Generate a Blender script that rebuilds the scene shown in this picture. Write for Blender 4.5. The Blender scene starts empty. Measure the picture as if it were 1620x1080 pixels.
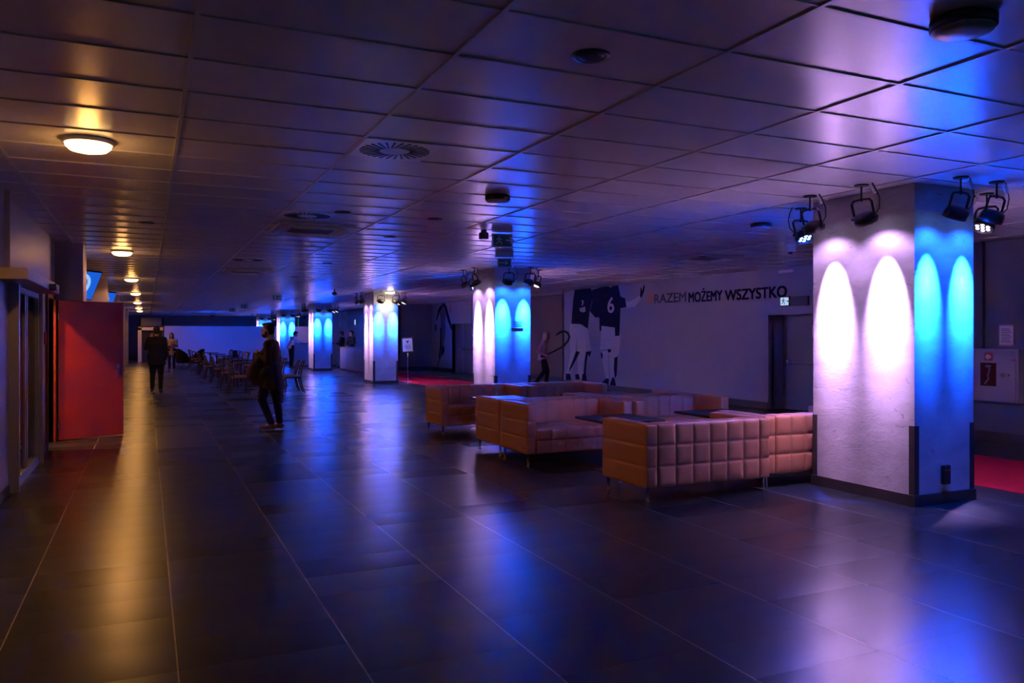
import bpy, bmesh, math, random
from mathutils import Vector, Matrix, Euler
random.seed(7)
PI = math.pi
# ------------------------------------------------------------------ camera
HC = 1.575          # camera height
H = 2.975           # ceiling height
FPX = 1260.0
sc = bpy.context.scene
C = sc.collection
yaw = math.atan(578 / FPX)
cd = bpy.data.cameras.new('camera'); cam = bpy.data.objects.new('camera', cd); C.objects.link(cam)
cam.location = (0, 0, HC)
cam.rotation_euler = (PI / 2, 0, -yaw)
cd.sensor_width = 36.0; cd.lens = 28.0; cd.clip_end = 300; cd.clip_start = 0.05
cd.shift_y = -10 / 1620.0
sc.camera = cam
# ------------------------------------------------------------------ world and exposure
w = bpy.data.worlds.new('world'); sc.world = w; w.use_nodes = True
w.node_tree.nodes['Background'].inputs[0].default_value = (0.06, 0.36, 0.60, 1)
w.node_tree.nodes['Background'].inputs[1].default_value = 0.15 / 8.0
sc.view_settings.view_transform = 'Standard'
try: sc.view_settings.look = 'None'
except Exception: pass
sc.view_settings.exposure = 3.0
EV = 1 / 8.0      # lamp powers below are written for exposure 0
sc.view_settings.gamma = 1.0
sc.view_settings.use_curve_mapping = False
# light levels
P_PINK, P_BLUE, P_WARM = 170.0, 600.0, 62.0
COL_PINK = (0.76, 0.43, 1.0)
COL_BLUE = (0.004, 0.072, 1.0)
COL_WARM = (1.0, 0.42, 0.10)

# ------------------------------------------------------------------ materials
def mat(name, col, rough=0.6, spec=0.5, metal=0.0, noise=0.0, nscale=8.0, bump=0.0, bscale=40.0, emit=None, estr=0.0, coat=0.0):
    m = bpy.data.materials.new(name); m.use_nodes = True
    nt = m.node_tree; N = nt.nodes; L = nt.links
    p = N['Principled BSDF']
    p.inputs['Roughness'].default_value = rough
    p.inputs['Metallic'].default_value = metal
    p.inputs['Specular IOR Level'].default_value = spec
    p.inputs['Base Color'].default_value = (*col, 1)
    p.inputs['Coat Weight'].default_value = coat
    tc = N.new('ShaderNodeTexCoord')
    nz = N.new('ShaderNodeTexNoise'); nz.inputs['Scale'].default_value = nscale; nz.inputs['Detail'].default_value = 4
    L.new(tc.outputs['Object'], nz.inputs['Vector'])
    r = N.new('ShaderNodeMapRange')
    k = max(noise, 0.03)
    r.inputs['To Min'].default_value = 1 - k; r.inputs['To Max'].default_value = 1 + k
    L.new(nz.outputs['Fac'], r.inputs['Value'])
    mx = N.new('ShaderNodeVectorMath'); mx.operation = 'SCALE'
    mx.inputs[0].default_value = col
    L.new(r.outputs[0], mx.inputs['Scale']); L.new(mx.outputs[0], p.inputs['Base Color'])
    if bump > 0:
        n2 = N.new('ShaderNodeTexNoise'); n2.inputs['Scale'].default_value = bscale; n2.inputs['Detail'].default_value = 5
        L.new(tc.outputs['Object'], n2.inputs['Vector'])
        b = N.new('ShaderNodeBump'); b.inputs['Strength'].default_value = bump; b.inputs['Distance'].default_value = 0.01
        L.new(n2.outputs['Fac'], b.inputs['Height']); L.new(b.outputs[0], p.inputs['Normal'])
    if emit:
        p.inputs['Emission Color'].default_value = (*emit, 1); p.inputs['Emission Strength'].default_value = estr * EV
    return m

def math_node(N, op, a=None, b=None):
    n = N.new('ShaderNodeMath'); n.operation = op
    if a is not None and not hasattr(a, 'links'): n.inputs[0].default_value = a
    if b is not None and not hasattr(b, 'links'): n.inputs[1].default_value = b
    return n

def floor_mat():
    m = bpy.data.materials.new('dark_floor_tile'); m.use_nodes = True
    nt = m.node_tree; N = nt.nodes; L = nt.links; p = N['Principled BSDF']
    tc = N.new('ShaderNodeTexCoord'); sp = N.new('ShaderNodeSeparateXYZ'); L.new(tc.outputs['Object'], sp.inputs[0])
    def line(sock, off, period, wd):
        a = N.new('ShaderNodeMath'); a.operation = 'SUBTRACT'; L.new(sock, a.inputs[0]); a.inputs[1].default_value = off
        d = N.new('ShaderNodeMath'); d.operation = 'DIVIDE'; L.new(a.outputs[0], d.inputs[0]); d.inputs[1].default_value = period
        f = N.new('ShaderNodeMath'); f.operation = 'FRACT'; L.new(d.outputs[0], f.inputs[0])
        fl = N.new('ShaderNodeMath'); fl.operation = 'FLOOR'; L.new(d.outputs[0], fl.inputs[0])
        c = N.new('ShaderNodeMath'); c.operation = 'LESS_THAN'; L.new(f.outputs[0], c.inputs[0]); c.inputs[1].default_value = wd / period
        return c.outputs[0], fl.outputs[0], f.outputs[0]
    lx, ix, fx = line(sp.outputs[0], 0.13, 0.8, 0.007)
    ly, iy, fy = line(sp.outputs[1], 2.85, 0.4, 0.008)
    cb = N.new('ShaderNodeCombineXYZ'); L.new(ix, cb.inputs[0]); L.new(iy, cb.inputs[1])
    wn = N.new('ShaderNodeTexWhiteNoise'); wn.noise_dimensions = '3D'; L.new(cb.outputs[0], wn.inputs['Vector'])
    nz = N.new('ShaderNodeTexNoise'); nz.inputs['Scale'].default_value = 6; nz.inputs['Detail'].default_value = 6; L.new(tc.outputs['Object'], nz.inputs['Vector'])
    r = N.new('ShaderNodeMapRange'); L.new(wn.outputs['Value'], r.inputs['Value']); r.inputs['To Min'].default_value = .97; r.inputs['To Max'].default_value = 1.03
    r2 = N.new('ShaderNodeMapRange'); L.new(nz.outputs['Fac'], r2.inputs['Value']); r2.inputs['To Min'].default_value = .85; r2.inputs['To Max'].default_value = 1.15
    mu = N.new('ShaderNodeMath'); mu.operation = 'MULTIPLY'; L.new(r.outputs[0], mu.inputs[0]); L.new(r2.outputs[0], mu.inputs[1])
    sv = N.new('ShaderNodeVectorMath'); sv.operation = 'SCALE'; sv.inputs[0].default_value = (0.016, 0.022, 0.026); L.new(mu.outputs[0], sv.inputs['Scale'])
    m1 = N.new('ShaderNodeMix'); m1.data_type = 'RGBA'; L.new(ly, m1.inputs['Factor']); L.new(sv.outputs[0], m1.inputs[6]); m1.inputs[7].default_value = (0.006, 0.006, 0.007, 1)
    m2 = N.new('ShaderNodeMix'); m2.data_type = 'RGBA'; L.new(lx, m2.inputs['Factor']); L.new(m1.outputs[2], m2.inputs[6]); m2.inputs[7].default_value = (0.42, 0.34, 0.27, 1)
    L.new(m2.outputs[2], p.inputs['Base Color'])
    # each tile lies a little differently, and its sheen is a little uneven
    rr = N.new('ShaderNodeMapRange'); L.new(wn.outputs['Value'], rr.inputs['Value']); rr.inputs['To Min'].default_value = .272; rr.inputs['To Max'].default_value = .278
    L.new(rr.outputs[0], p.inputs['Roughness']); p.inputs['Specular IOR Level'].default_value = .46
    mxl = N.new('ShaderNodeMath'); mxl.operation = 'MAXIMUM'; L.new(lx, mxl.inputs[0]); L.new(ly, mxl.inputs[1])
    n3 = N.new('ShaderNodeTexNoise'); n3.inputs['Scale'].default_value = 60; L.new(tc.outputs['Object'], n3.inputs['Vector'])
    s3 = N.new('ShaderNodeMath'); s3.operation = 'MULTIPLY'; L.new(n3.outputs['Fac'], s3.inputs[0]); s3.inputs[1].default_value = .12
    sb = N.new('ShaderNodeMath'); sb.operation = 'SUBTRACT'; L.new(s3.outputs[0], sb.inputs[0]); L.new(mxl.outputs[0], sb.inputs[1])
    wr = N.new('ShaderNodeTexWhiteNoise'); wr.noise_dimensions = '1D'; L.new(iy, wr.inputs['W'])
    d1_ = N.new('ShaderNodeMath'); d1_.operation = 'MULTIPLY_ADD'; L.new(fy, d1_.inputs[0]); d1_.inputs[1].default_value = 2; d1_.inputs[2].default_value = -1
    d2_ = N.new('ShaderNodeMath'); d2_.operation = 'MULTIPLY'; L.new(d1_.outputs[0], d2_.inputs[0]); L.new(d1_.outputs[0], d2_.inputs[1])
    d3_ = N.new('ShaderNodeMapRange'); L.new(wr.outputs['Value'], d3_.inputs['Value']); d3_.inputs['To Min'].default_value = -.35; d3_.inputs['To Max'].default_value = -.8
    d4_ = N.new('ShaderNodeMath'); d4_.operation = 'MULTIPLY'; L.new(d2_.outputs[0], d4_.inputs[0]); L.new(d3_.outputs[0], d4_.inputs[1])
    d5_ = N.new('ShaderNodeMath'); d5_.operation = 'ADD'; L.new(d4_.outputs[0], d5_.inputs[0]); L.new(sb.outputs[0], d5_.inputs[1])
    b = N.new('ShaderNodeBump'); b.inputs['Strength'].default_value = .5; b.inputs['Distance'].default_value = .004
    L.new(d5_.outputs[0], b.inputs['Height']); L.new(b.outputs[0], p.inputs['Normal'])
    return m

def concrete_mat():
    m = bpy.data.materials.new('column_plaster'); m.use_nodes = True
    nt = m.node_tree; N = nt.nodes; L = nt.links; p = N['Principled BSDF']
    tc = N.new('ShaderNodeTexCoord')
    n1 = N.new('ShaderNodeTexNoise'); n1.inputs['Scale'].default_value = 1.6; n1.inputs['Detail'].default_value = 8; n1.inputs['Roughness'].default_value = .62; n1.inputs['Distortion'].default_value = .4
    mp = N.new('ShaderNodeMapping'); mp.inputs['Scale'].default_value = (1, 1, 2.2); L.new(tc.outputs['Object'], mp.inputs[0]); L.new(mp.outputs[0], n1.inputs['Vector'])
    cr = N.new('ShaderNodeValToRGB'); cr.color_ramp.elements[0].position = .32; cr.color_ramp.elements[0].color = (.42, .415, .43, 1)
    cr.color_ramp.elements[1].position = .62; cr.color_ramp.elements[1].color = (.62, .615, .63, 1)
    L.new(n1.outputs['Fac'], cr.inputs[0])
    # small pits and trowel marks
    n2 = N.new('ShaderNodeTexNoise'); n2.inputs['Scale'].default_value = 9; n2.inputs['Detail'].default_value = 6; n2.inputs['Distortion'].default_value = 1.6
    L.new(mp.outputs[0], n2.inputs['Vector'])
    c2 = N.new('ShaderNodeValToRGB'); c2.color_ramp.elements[0].position = .30; c2.color_ramp.elements[0].color = (.68, .68, .68, 1)
    c2.color_ramp.elements[1].position = .37; c2.color_ramp.elements[1].color = (1, 1, 1, 1)
    L.new(n2.outputs['Fac'], c2.inputs[0])
    mx = N.new('ShaderNodeMix'); mx.data_type = 'RGBA'; mx.blend_type = 'MULTIPLY'; mx.inputs['Factor'].default_value = 1
    L.new(cr.outputs[0], mx.inputs[6]); L.new(c2.outputs[0], mx.inputs[7]); L.new(mx.outputs[2], p.inputs['Base Color'])
    p.inputs['Roughness'].default_value = .75; p.inputs['Specular IOR Level'].default_value = .25
    b = N.new('ShaderNodeBump'); b.inputs['Strength'].default_value = .25; b.inputs['Distance'].default_value = .006
    L.new(n2.outputs['Fac'], b.inputs['Height']); L.new(b.outputs[0], p.inputs['Normal'])
    return m

def glass_mat():
    m = bpy.data.materials.new('door_glass'); m.use_nodes = True
    nt = m.node_tree; N = nt.nodes; L = nt.links; out = N['Material Output']; N.remove(N['Principled BSDF'])
    tr = N.new('ShaderNodeBsdfTransparent'); tr.inputs[0].default_value = (.55, .6, .62, 1)
    gl = N.new('ShaderNodeBsdfGlossy'); gl.inputs['Roughness'].default_value = .04
    fr = N.new('ShaderNodeFresnel'); fr.inputs[0].default_value = 1.5
    mx = N.new('ShaderNodeMixShader'); L.new(fr.outputs[0], mx.inputs[0]); L.new(tr.outputs[0], mx.inputs[1]); L.new(gl.outputs[0], mx.inputs[2]); L.new(mx.outputs[0], out.inputs[0])
    return m

M = dict(
    floor=floor_mat(), col=concrete_mat(), glass=glass_mat(),
    ceil=mat('ceiling_tile', (.78, .76, .82), rough=.27, spec=.6, noise=.06, nscale=3, bump=.05, bscale=90),
    grid=mat('ceiling_tee', (.55, .54, .55), rough=.35, spec=.6),
    wall=mat('wall_paint', (.20, .20, .24), rough=.5, spec=.4, noise=.08, nscale=2, bump=.15, bscale=60),
    wallL=mat('left_wall_paint', (.30, .27, .33), rough=.38, spec=.5, noise=.1, nscale=2, bump=.1, bscale=30),
    wallM=mat('mural_wall_paint', (.31, .30, .38), rough=.6, spec=.3, noise=.08, nscale=2.5, bump=.2, bscale=70),
    wallB=mat('brown_wall_paint', (.15, .10, .08), rough=.6, noise=.08, nscale=2),
    dark=mat('dark_paint', (.06, .06, .07), rough=.6),
    plinth=mat('dark_plinth_tile', (.055, .05, .052), rough=.35, spec=.5, noise=.15, nscale=10),
    part=mat('partition_board', (.45, .45, .48), rough=.55, noise=.05, nscale=1),
    carpet=mat('red_carpet', (.42, .012, .03), rough=.95, spec=.1, noise=.2, nscale=60, bump=.6, bscale=300),
    red=mat('red_door_laminate', (.30, .022, .024), rough=.45, spec=.4, noise=.12, nscale=5, bump=.05, bscale=30),
    leather=mat('tan_leather', (.64, .28, .14), rough=.36, spec=.5, noise=.08, nscale=5, bump=.08, bscale=120),
    steel=mat('brushed_steel', (.75, .73, .72), rough=.22, metal=1.0),
    black=mat('black_metal', (.018, .018, .02), rough=.4, spec=.5),
    alu=mat('grey_aluminium', (.34, .33, .33), rough=.4, metal=.6),
    tab=mat('black_table_top', (.014, .014, .015), rough=.35, spec=.5),
    wood=mat('dark_wood', (.05, .025, .014), rough=.35, spec=.5, noise=.2, nscale=9),
    seat=mat('cafe_seat_fabric', (.32, .20, .15), rough=.7),
    white=mat('white_plastic', (.62, .62, .64), rough=.45),
    paper=mat('printed_paper', (.68, .66, .66), rough=.7),
    ink=mat('dark_ink', (.05, .045, .06), rough=.7),
    green=mat('sign_green', (.01, .10, .06), rough=.4),
    signlit=mat('lit_sign_white', (.6, .7, .75), rough=.5, emit=(.55, .85, 1.0), estr=.7),
    signdim=mat('unlit_sign_mark', (.40, .46, .50), rough=.5),
    orange=mat('orange_print', (.75, .22, .08), rough=.6),
    text=mat('navy_lettering', (.012, .02, .06), rough=.9, spec=.1),
    m_dark=mat('mural_print_dark', (.012, .016, .045), rough=.9, spec=.1, noise=.5, nscale=9),
    m_mid=mat('mural_print_mid', (.16, .16, .20), rough=.65, noise=.4, nscale=14),
    m_light=mat('mural_print_light', (.50, .48, .53), rough=.65, noise=.25, nscale=12),
    lamp=mat('warm_lamp_glass', (.9, .7, .4), rough=.4, emit=(1.0, .58, .2), estr=9.0),
    lampw=mat('white_lamp_glass', (.9, .85, .75), rough=.4, emit=(1.0, .78, .50), estr=14.0),
    lampoff=mat('opal_lamp_glass_off', (.42, .45, .48), rough=.35),
    ledb=mat('blue_led', (.5, .8, 1), emit=(.35, .75, 1.0), estr=7.0),
    ledp=mat('white_led', (1, .9, 1), emit=(1.0, .85, 1.0), estr=7.0),
    lens=mat('lamp_lens', (.05, .06, .08), rough=.15, spec=.6),
    screen=mat('screen_blue', (.01, .05, .2), rough=.2, emit=(.01, .12, .75), estr=.9),
    screenw=mat('screen_ring', (.5, .7, .9), rough=.2, emit=(.35, .65, 1.0), estr=.8),
    box=mat('cabinet_white_paint', (.33, .29, .34), rough=.45, noise=.06),
    redp=mat('red_print', (.55, .05, .04), rough=.5),
    skin=mat('skin', (.48, .25, .18), rough=.5, noise=.05),
    hairD=mat('dark_hair', (.018, .012, .01), rough=.5, bump=.6, bscale=80),
    hairR=mat('auburn_hair', (.09, .025, .012), rough=.5, bump=.6, bscale=80),
    hairB=mat('blond_hair', (.62, .45, .32), rough=.5, bump=.6, bscale=80),
    suit=mat('black_suit_cloth', (.012, .013, .015), rough=.8, spec=.2),
    coat=mat('dark_brown_coat', (.045, .030, .024), rough=.8, spec=.2),
    jeans=mat('dark_denim', (.018, .022, .04), rough=.8, spec=.2),
    shoeB=mat('brown_leather_shoe', (.13, .06, .03), rough=.45),
    shoeK=mat('black_leather_shoe', (.015, .013, .012), rough=.35),
    shirtW=mat('white_shirt', (.6, .6, .62), rough=.8, spec=.2),
    lilac=mat('pink_jumper', (.55, .32, .42), rough=.9, spec=.1),
    beige=mat('beige_cardigan', (.45, .36, .28), rough=.9, spec=.1),
    rubber=mat('black_rubber', (.01, .01, .01), rough=.5),
    barp=mat('bar_front_panel', (.30, .29, .31), rough=.4, spec=.5, noise=.1),
)

# ------------------------------------------------------------------ mesh helpers
def link(name, me, m, parent=None, smooth=False):
    o = bpy.data.objects.new(name, me); C.objects.link(o)
    if m is not None: me.materials.append(m)
    if smooth:
        for p in me.polygons: p.use_smooth = True
    if parent is not None: o.parent = parent
    return o
def obj(name, bm, m, parent=None, smooth=False, loc=None, rot=None):
    me = bpy.data.meshes.new(name); bmesh.ops.recalc_face_normals(bm, faces=bm.faces[:]); bm.to_mesh(me); bm.free()
    o = link(name, me, m, parent, smooth)
    if loc: o.location = loc
    if rot: o.rotation_euler = rot
    return o
def B(): return bmesh.new()
def bx(bm, x0, x1, y0, y1, z0, z1, bev=0.0):
    vs = [bm.verts.new(v) for v in ((x0,y0,z0),(x1,y0,z0),(x1,y1,z0),(x0,y1,z0),(x0,y0,z1),(x1,y0,z1),(x1,y1,z1),(x0,y1,z1))]
    fs = [bm.faces.new([vs[i] for i in f]) for f in ((3,2,1,0),(4,5,6,7),(0,1,5,4),(1,2,6,5),(2,3,7,6),(3,0,4,7))]
    if bev > 0:
        es = list({e for f in fs for e in f.edges})
        bmesh.ops.bevel(bm, geom=es, offset=bev, segments=2, affect='EDGES', profile=.5)
    return bm
def frame_of(d):
    d = Vector(d).normalized()
    a = Vector((0, 0, 1)) if abs(d.z) < .9 else Vector((1, 0, 0))
    u = d.cross(a).normalized(); v = d.cross(u).normalized()
    return u, v
def tube(bm, pts, r, n=8, cap=True):
    pts = [Vector(p) for p in pts]; rs = r if isinstance(r, (list, tuple)) else [r] * len(pts)
    rings = []; u0 = None
    for i, p in enumerate(pts):
        d = (pts[min(i+1, len(pts)-1)] - pts[max(i-1, 0)])
        if d.length < 1e-9: d = Vector((0, 0, 1))
        d.normalize()
        if u0 is None: u, v = frame_of(d)
        else:
            u = (u0 - d * u0.dot(d))
            if u.length < 1e-6: u, v = frame_of(d)
            else: u.normalize()
            v = d.cross(u).normalized()
        u0 = u
        rings.append([bm.verts.new(p + (u * math.cos(2*PI*k/n) + v * math.sin(2*PI*k/n)) * rs[i]) for k in range(n)])
    for a, b in zip(rings, rings[1:]):
        for k in range(n): bm.faces.new((a[k], a[(k+1) % n], b[(k+1) % n], b[k]))
    if cap: bm.faces.new(rings[0][::-1]); bm.faces.new(rings[-1])
    return bm
def lathe(bm, prof, n=24, ctr=(0, 0, 0)):
    rings = []
    for r, z in prof:
        if r < 1e-5: rings.append([bm.verts.new((ctr[0], ctr[1], ctr[2] + z))])
        else: rings.append([bm.verts.new((ctr[0] + r*math.cos(2*PI*k/n), ctr[1] + r*math.sin(2*PI*k/n), ctr[2] + z)) for k in range(n)])
    for a, b in zip(rings, rings[1:]):
        for k in range(n):
            A = a[k] if len(a) > 1 else a[0]; A2 = a[(k+1) % n] if len(a) > 1 else a[0]
            Bv = b[k] if len(b) > 1 else b[0]; B2 = b[(k+1) % n] if len(b) > 1 else b[0]
            f = []
            for v in (A, A2, B2, Bv):
                if v not in f: f.append(v)
            if len(f) > 2:
                try: bm.faces.new(f)
                except ValueError: pass
    return bm
def ellip(bm, c, r, rot=None, seg=16, rings=10):
    Mx = Matrix.Translation(c) @ (rot.to_matrix().to_4x4() if rot else Matrix.Identity(4)) @ Matrix.Diagonal((*r, 1))
    bmesh.ops.create_uvsphere(bm, u_segments=seg, v_segments=rings, radius=1, matrix=Mx)
def prism(bm, pts, f0, f1):
    """solid between two maps of the same 2-D outline"""
    a = [bm.verts.new(f0(p)) for p in pts]; b = [bm.verts.new(f1(p)) for p in pts]
    n = len(pts)
    bm.faces.new(a); bm.faces.new(b[::-1])
    for i in range(n): bm.faces.new((a[i], b[i], b[(i+1) % n], a[(i+1) % n]))
STEP = (0, .05, .16, .36, .64, .84, .95)
def tuft(bm, x0, x1, y0, y1, z0, z1, nx, ny, nz, amp=.018, res=6):
    """upholstered block: every face is split in cells that swell between pulled seams"""
    lo = (x0, y0, z0); hi = (x1, y1, z1); cnt = (nx, ny, nz); cache = {}
    def puff(t, n):
        u = (t * n) % 1.0
        if t >= 1.0: u = 1.0
        return (1 - abs(2*u - 1) ** 3.5)
    for ax in range(3):
        a, b = [k for k in range(3) if k != ax]
        na, nb = cnt[a] * 7, cnt[b] * 7
        for side in (0, 1):
            g = {}
            for i in range(na + 1):
                for j in range(nb + 1):
                    s, t = (i // 7 + STEP[i % 7]) / cnt[a], (j // 7 + STEP[j % 7]) / cnt[b]
                    c = [0, 0, 0]; c[a] = lo[a] + (hi[a]-lo[a]) * s; c[b] = lo[b] + (hi[b]-lo[b]) * t
                    h = (max(0, puff(s, cnt[a])) * max(0, puff(t, cnt[b]))) ** .5 * amp
                    h = h if h > 0 else 0.0
                    c[ax] = (hi[ax] + h) if side else (lo[ax] - h)
                    key = None
                    if i in (0, na) or j in (0, nb): key = (round(c[0], 5), round(c[1], 5), round(c[2], 5))
                    if key and key in cache: v = cache[key]
                    else:
                        v = bm.verts.new(c)
                        if key: cache[key] = v
                    g[i, j] = v
            for i in range(na):
                for j in range(nb):
                    q = (g[i, j], g[i+1, j], g[i+1, j+1], g[i, j+1])
                    bm.faces.new(q if side else q[::-1])
    return bm

def tag(o, label, cat, group=None, kind=None):
    o['label'] = label; o['category'] = cat
    if group: o['group'] = group
    if kind: o['kind'] = kind
    return o
def thing(name, label, cat, loc=(0, 0, 0), rz=0, group=None):
    o = bpy.data.objects.new(name, None); C.objects.link(o); o.empty_display_size = .1
    o.location = loc; o.rotation_euler = (0, 0, rz)
    return tag(o, label, cat, group)
def struct(name, bm, m, parent=None, smooth=False):
    o = obj(name, bm, m, parent, smooth)
    if parent is None: o['kind'] = 'structure'
    return o
def copy_tree(o, parent=None):
    c = o.copy(); C.objects.link(c)
    if parent is not None: c.parent = parent
    for ch in list(KIDS.get(o.name, [])): copy_tree(ch, c)
    return c
KIDS = {}
def freeze(o):
    """remember the children of a finished thing so it can be copied"""
    allo = list(C.objects)
    def rec(p):
        KIDS[p.name] = [k for k in allo if k.parent == p]
        for k in KIDS[p.name]: rec(k)
    rec(o)
    return o
def dup(o, loc, rz, label, group=None):
    c = copy_tree(o); c.location = loc; c.rotation_euler = (0, 0, rz); c['label'] = label
    if group: c['group'] = group
    return c
def text_mesh(s, size, thick=0.0, offset=0.0):
    cu = bpy.data.curves.new('lettering', 'FONT'); cu.body = s; cu.size = size; cu.extrude = thick; cu.offset = offset
    t = bpy.data.objects.new('lettering_source', cu); C.objects.link(t)
    dg = bpy.context.evaluated_depsgraph_get(); dg.update()
    me = bpy.data.meshes.new_from_object(t.evaluated_get(dg))
    bpy.data.objects.remove(t); bpy.data.curves.remove(cu)
    me.materials.clear()
    return me
def text_obj(name, s, size, m, matrix, width=None, parent=None, thick=.002, offset=0.0, bold=0.0):
    me = text_mesh(s, size, thick, offset)
    xs = [v.co.x for v in me.vertices]; x0, x1 = min(xs), max(xs)
    k = (width / (x1 - x0)) if width else 1.0
    for v in me.vertices: v.co.x = (v.co.x - x0) * k
    if bold:
        b_ = B(); b_.from_mesh(me); base = b_.verts[:] + b_.edges[:] + b_.faces[:]
        for dx, dy in ((bold, 0), (0, bold * .7), (bold, bold * .7)):
            q = bmesh.ops.duplicate(b_, geom=base); bmesh.ops.translate(b_, verts=[v for v in q['geom'] if isinstance(v, bmesh.types.BMVert)], vec=(dx, dy, 0))
        b_.to_mesh(me); b_.free()
    me.transform(matrix)
    return link(name, me, m, parent)

def spot(name, loc, target, power, col, size, blend, radius=.03):
    l = bpy.data.lights.new(name, 'SPOT'); l.energy = power * EV; l.color = col; l.spot_size = math.radians(size); l.spot_blend = blend; l.shadow_soft_size = radius
    o = bpy.data.objects.new(name, l); C.objects.link(o); o.location = loc
    o.rotation_euler = (Vector(target) - Vector(loc)).to_track_quat('-Z', 'Y').to_euler()
    return o
def point(name, loc, power, col, radius=.1):
    l = bpy.data.lights.new(name, 'POINT'); l.energy = power * EV; l.color = col; l.shadow_soft_size = radius
    o = bpy.data.objects.new(name, l); C.objects.link(o); o.location = loc
    return o

# ------------------------------------------------------------------ the setting
XL = -1.25            # left wall face
XM = 12.0             # mural wall face
XC = 11.4             # wall with the hose cabinet
Y0, Y1 = -3.0, 62.0
struct('floor', bx(B(), -4.6, 14, Y0, Y1, -.12, 0), M['floor'])
struct('ceiling', bx(B(), -4.6, 14, Y0, Y1, H, H + .12), M['ceil'])
g = B()
k = -2
while .2 + 1.2 * k < 13.5:
    x = .2 + 1.2 * k
    if x > XL: bx(g, x - .012, x + .012, Y0, Y1, H - .010, H + .01)
    k += 1
y = .73 - .6 * 6
while y < Y1:
    bx(g, XL, 13.4, y - .009, y + .009, H - .008, H + .01); y += .6
struct('trim_1', g, M['grid'])

# left wall with the sliding door opening and the red door opening
DA0, DA1, DAZ = 9.40, 11.30, 2.08
DB0, DB1, DBZ = 12.55, 13.50, 2.10
g = B()
bx(g, XL - .15, XL, Y0, DA0, 0, H); bx(g, XL - .15, XL, DA0, DA1, DAZ, H); bx(g, XL - .15, XL, DA1, DB0, 0, H)
bx(g, XL - .15, XL, DB0, DB1, DBZ, H); bx(g, XL - .15, XL, DB1, 13.72, 0, H)
bx(g, -1.75, -1.6, 13.7, Y1, 0, H)
struct('wall_left', g, M['wallL'])
g = B()
for i, py in enumerate((13.74, 22.0, 30.4, 38.8, 46.5)):
    bx(g, -1.62, -.88, py, py + .75, 0, H)
struct('trim_2', g, M['wallL'])
g = B()       # side room behind the left wall
bx(g, -4.3, -4.2, 7, 14.2, 0, H); bx(g, -4.2, XL - .15, 13.72, 13.82, 0, H); bx(g, -4.2, XL - .15, 11.75, 11.85, 0, H); bx(g, -4.2, XL - .15, 7.0, 7.1, 0, H)
struct('wall_side_room', g, M['wallL'])
g = B()
for a, b in ((Y0, DA0), (DA1, DB0)): bx(g, XL, XL + .012, a, b, 0, .09)
struct('baseboard_left', g, M['plinth'])

# right side
g = B()
bx(g, XC, XC + .15, Y0, 10.9, 0, H); bx(g, XC, XM + .4, 10.9, 11.0, 0, H)
struct('wall_right', g, mat('right_wall_paint', (.10, .105, .14), rough=.6, noise=.08, nscale=2))
g = B()
bx(g, XM, XM + .15, 13.11, 22.31, 0, H)
bx(g, XM, XM + .15, 11.0, 13.11, 2.0, H)
bx(g, XM + .42, XM + .5, 11.0, 13.3, 0, H)
bx(g, XM + .1, XM + .45, 13.11, 13.25, 0, H)
bx(g, XM, XM + 1.1, 22.22, 22.31, 0, H)
struct('wall_mural', g, M['wallM'])
g = B(); bx(g, 12.9, 13.05, 22.3, 28.5, 0, H); bx(g, 11.8, 13.0, 28.45, 28.55, 0, H); struct('wall_brown', g, M['wallB'])
g = B()
bx(g, 11.8, 11.95, 31.85, 34.6, 0, H); bx(g, 11.8, 11.95, 28.5, 31.85, 2.05, H); bx(g, 12.15, 12.25, 28.5, 32.0, 0, H); bx(g, 11.8, 12.2, 31.85, 31.95, 0, H); bx(g, 11.8, 12.2, 28.5, 28.7, 0, 2.1)
struct('wall_far_mural', g, M['wallM'])
g = B(); bx(g, 9.0, 11.8, 34.5, 34.62, 0, H); bx(g, 10.2, 10.35, 34.5, 60, 0, H)
struct('wall_bar', g, M['wall'])
struct('wall_end', bx(bx(B(), -4.5, 10.3, 61.0, 61.2, 0, H), -4.5, -4.4, 47, 61, 0, H), M['dark'])
struct('wall_back', bx(B(), -4.5, 3.5, Y0 - .05, Y0 + .05, 0, H), M['wall'])
g = B()
bx(g, XC - .015, XC, Y0, 10.9, 0, .15); bx(g, XM - .015, XM, 13.11, 22.31, 0, .15); bx(g, 12.885, 12.9, 22.3, 28.5, 0, .15)
bx(g, 11.785, 11.8, 31.85, 34.5, 0, .15); bx(g, 9.0, 11.8, 34.485, 34.5, 0, .15)
struct('baseboard_right', g, M['plinth'])
# low partition across the far end, and the framed opening beside it
struct('wall_partition', bx(B(), .95, 10.2, 51.3, 51.4, 0, 2.12), M['part'])
struct('wall_far_left', bx(bx(bx(B(), -.45, -.3, 51.6, 51.75, 0, 2.6), .8, .95, 51.6, 51.75, 0, 2.6), -.45, .95, 51.6, 51.75, 2.1, 2.6), M['dark'])
g = B(); bx(g, -.47, -.27, 51.5, 51.6, 0, 2.02); bx(g, -.47, .9, 51.5, 51.6, 1.86, 2.04)
dfr = struct('trim_3', g, mat('pale_door_frame', (.75, .62, .42), rough=.5))
struct('door_opening_dark', bx(B(), -.3, .95, 51.7, 51.75, 0, 1.9), M['black'])  # black sheet standing in for the unlit dark inside the opening

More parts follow.
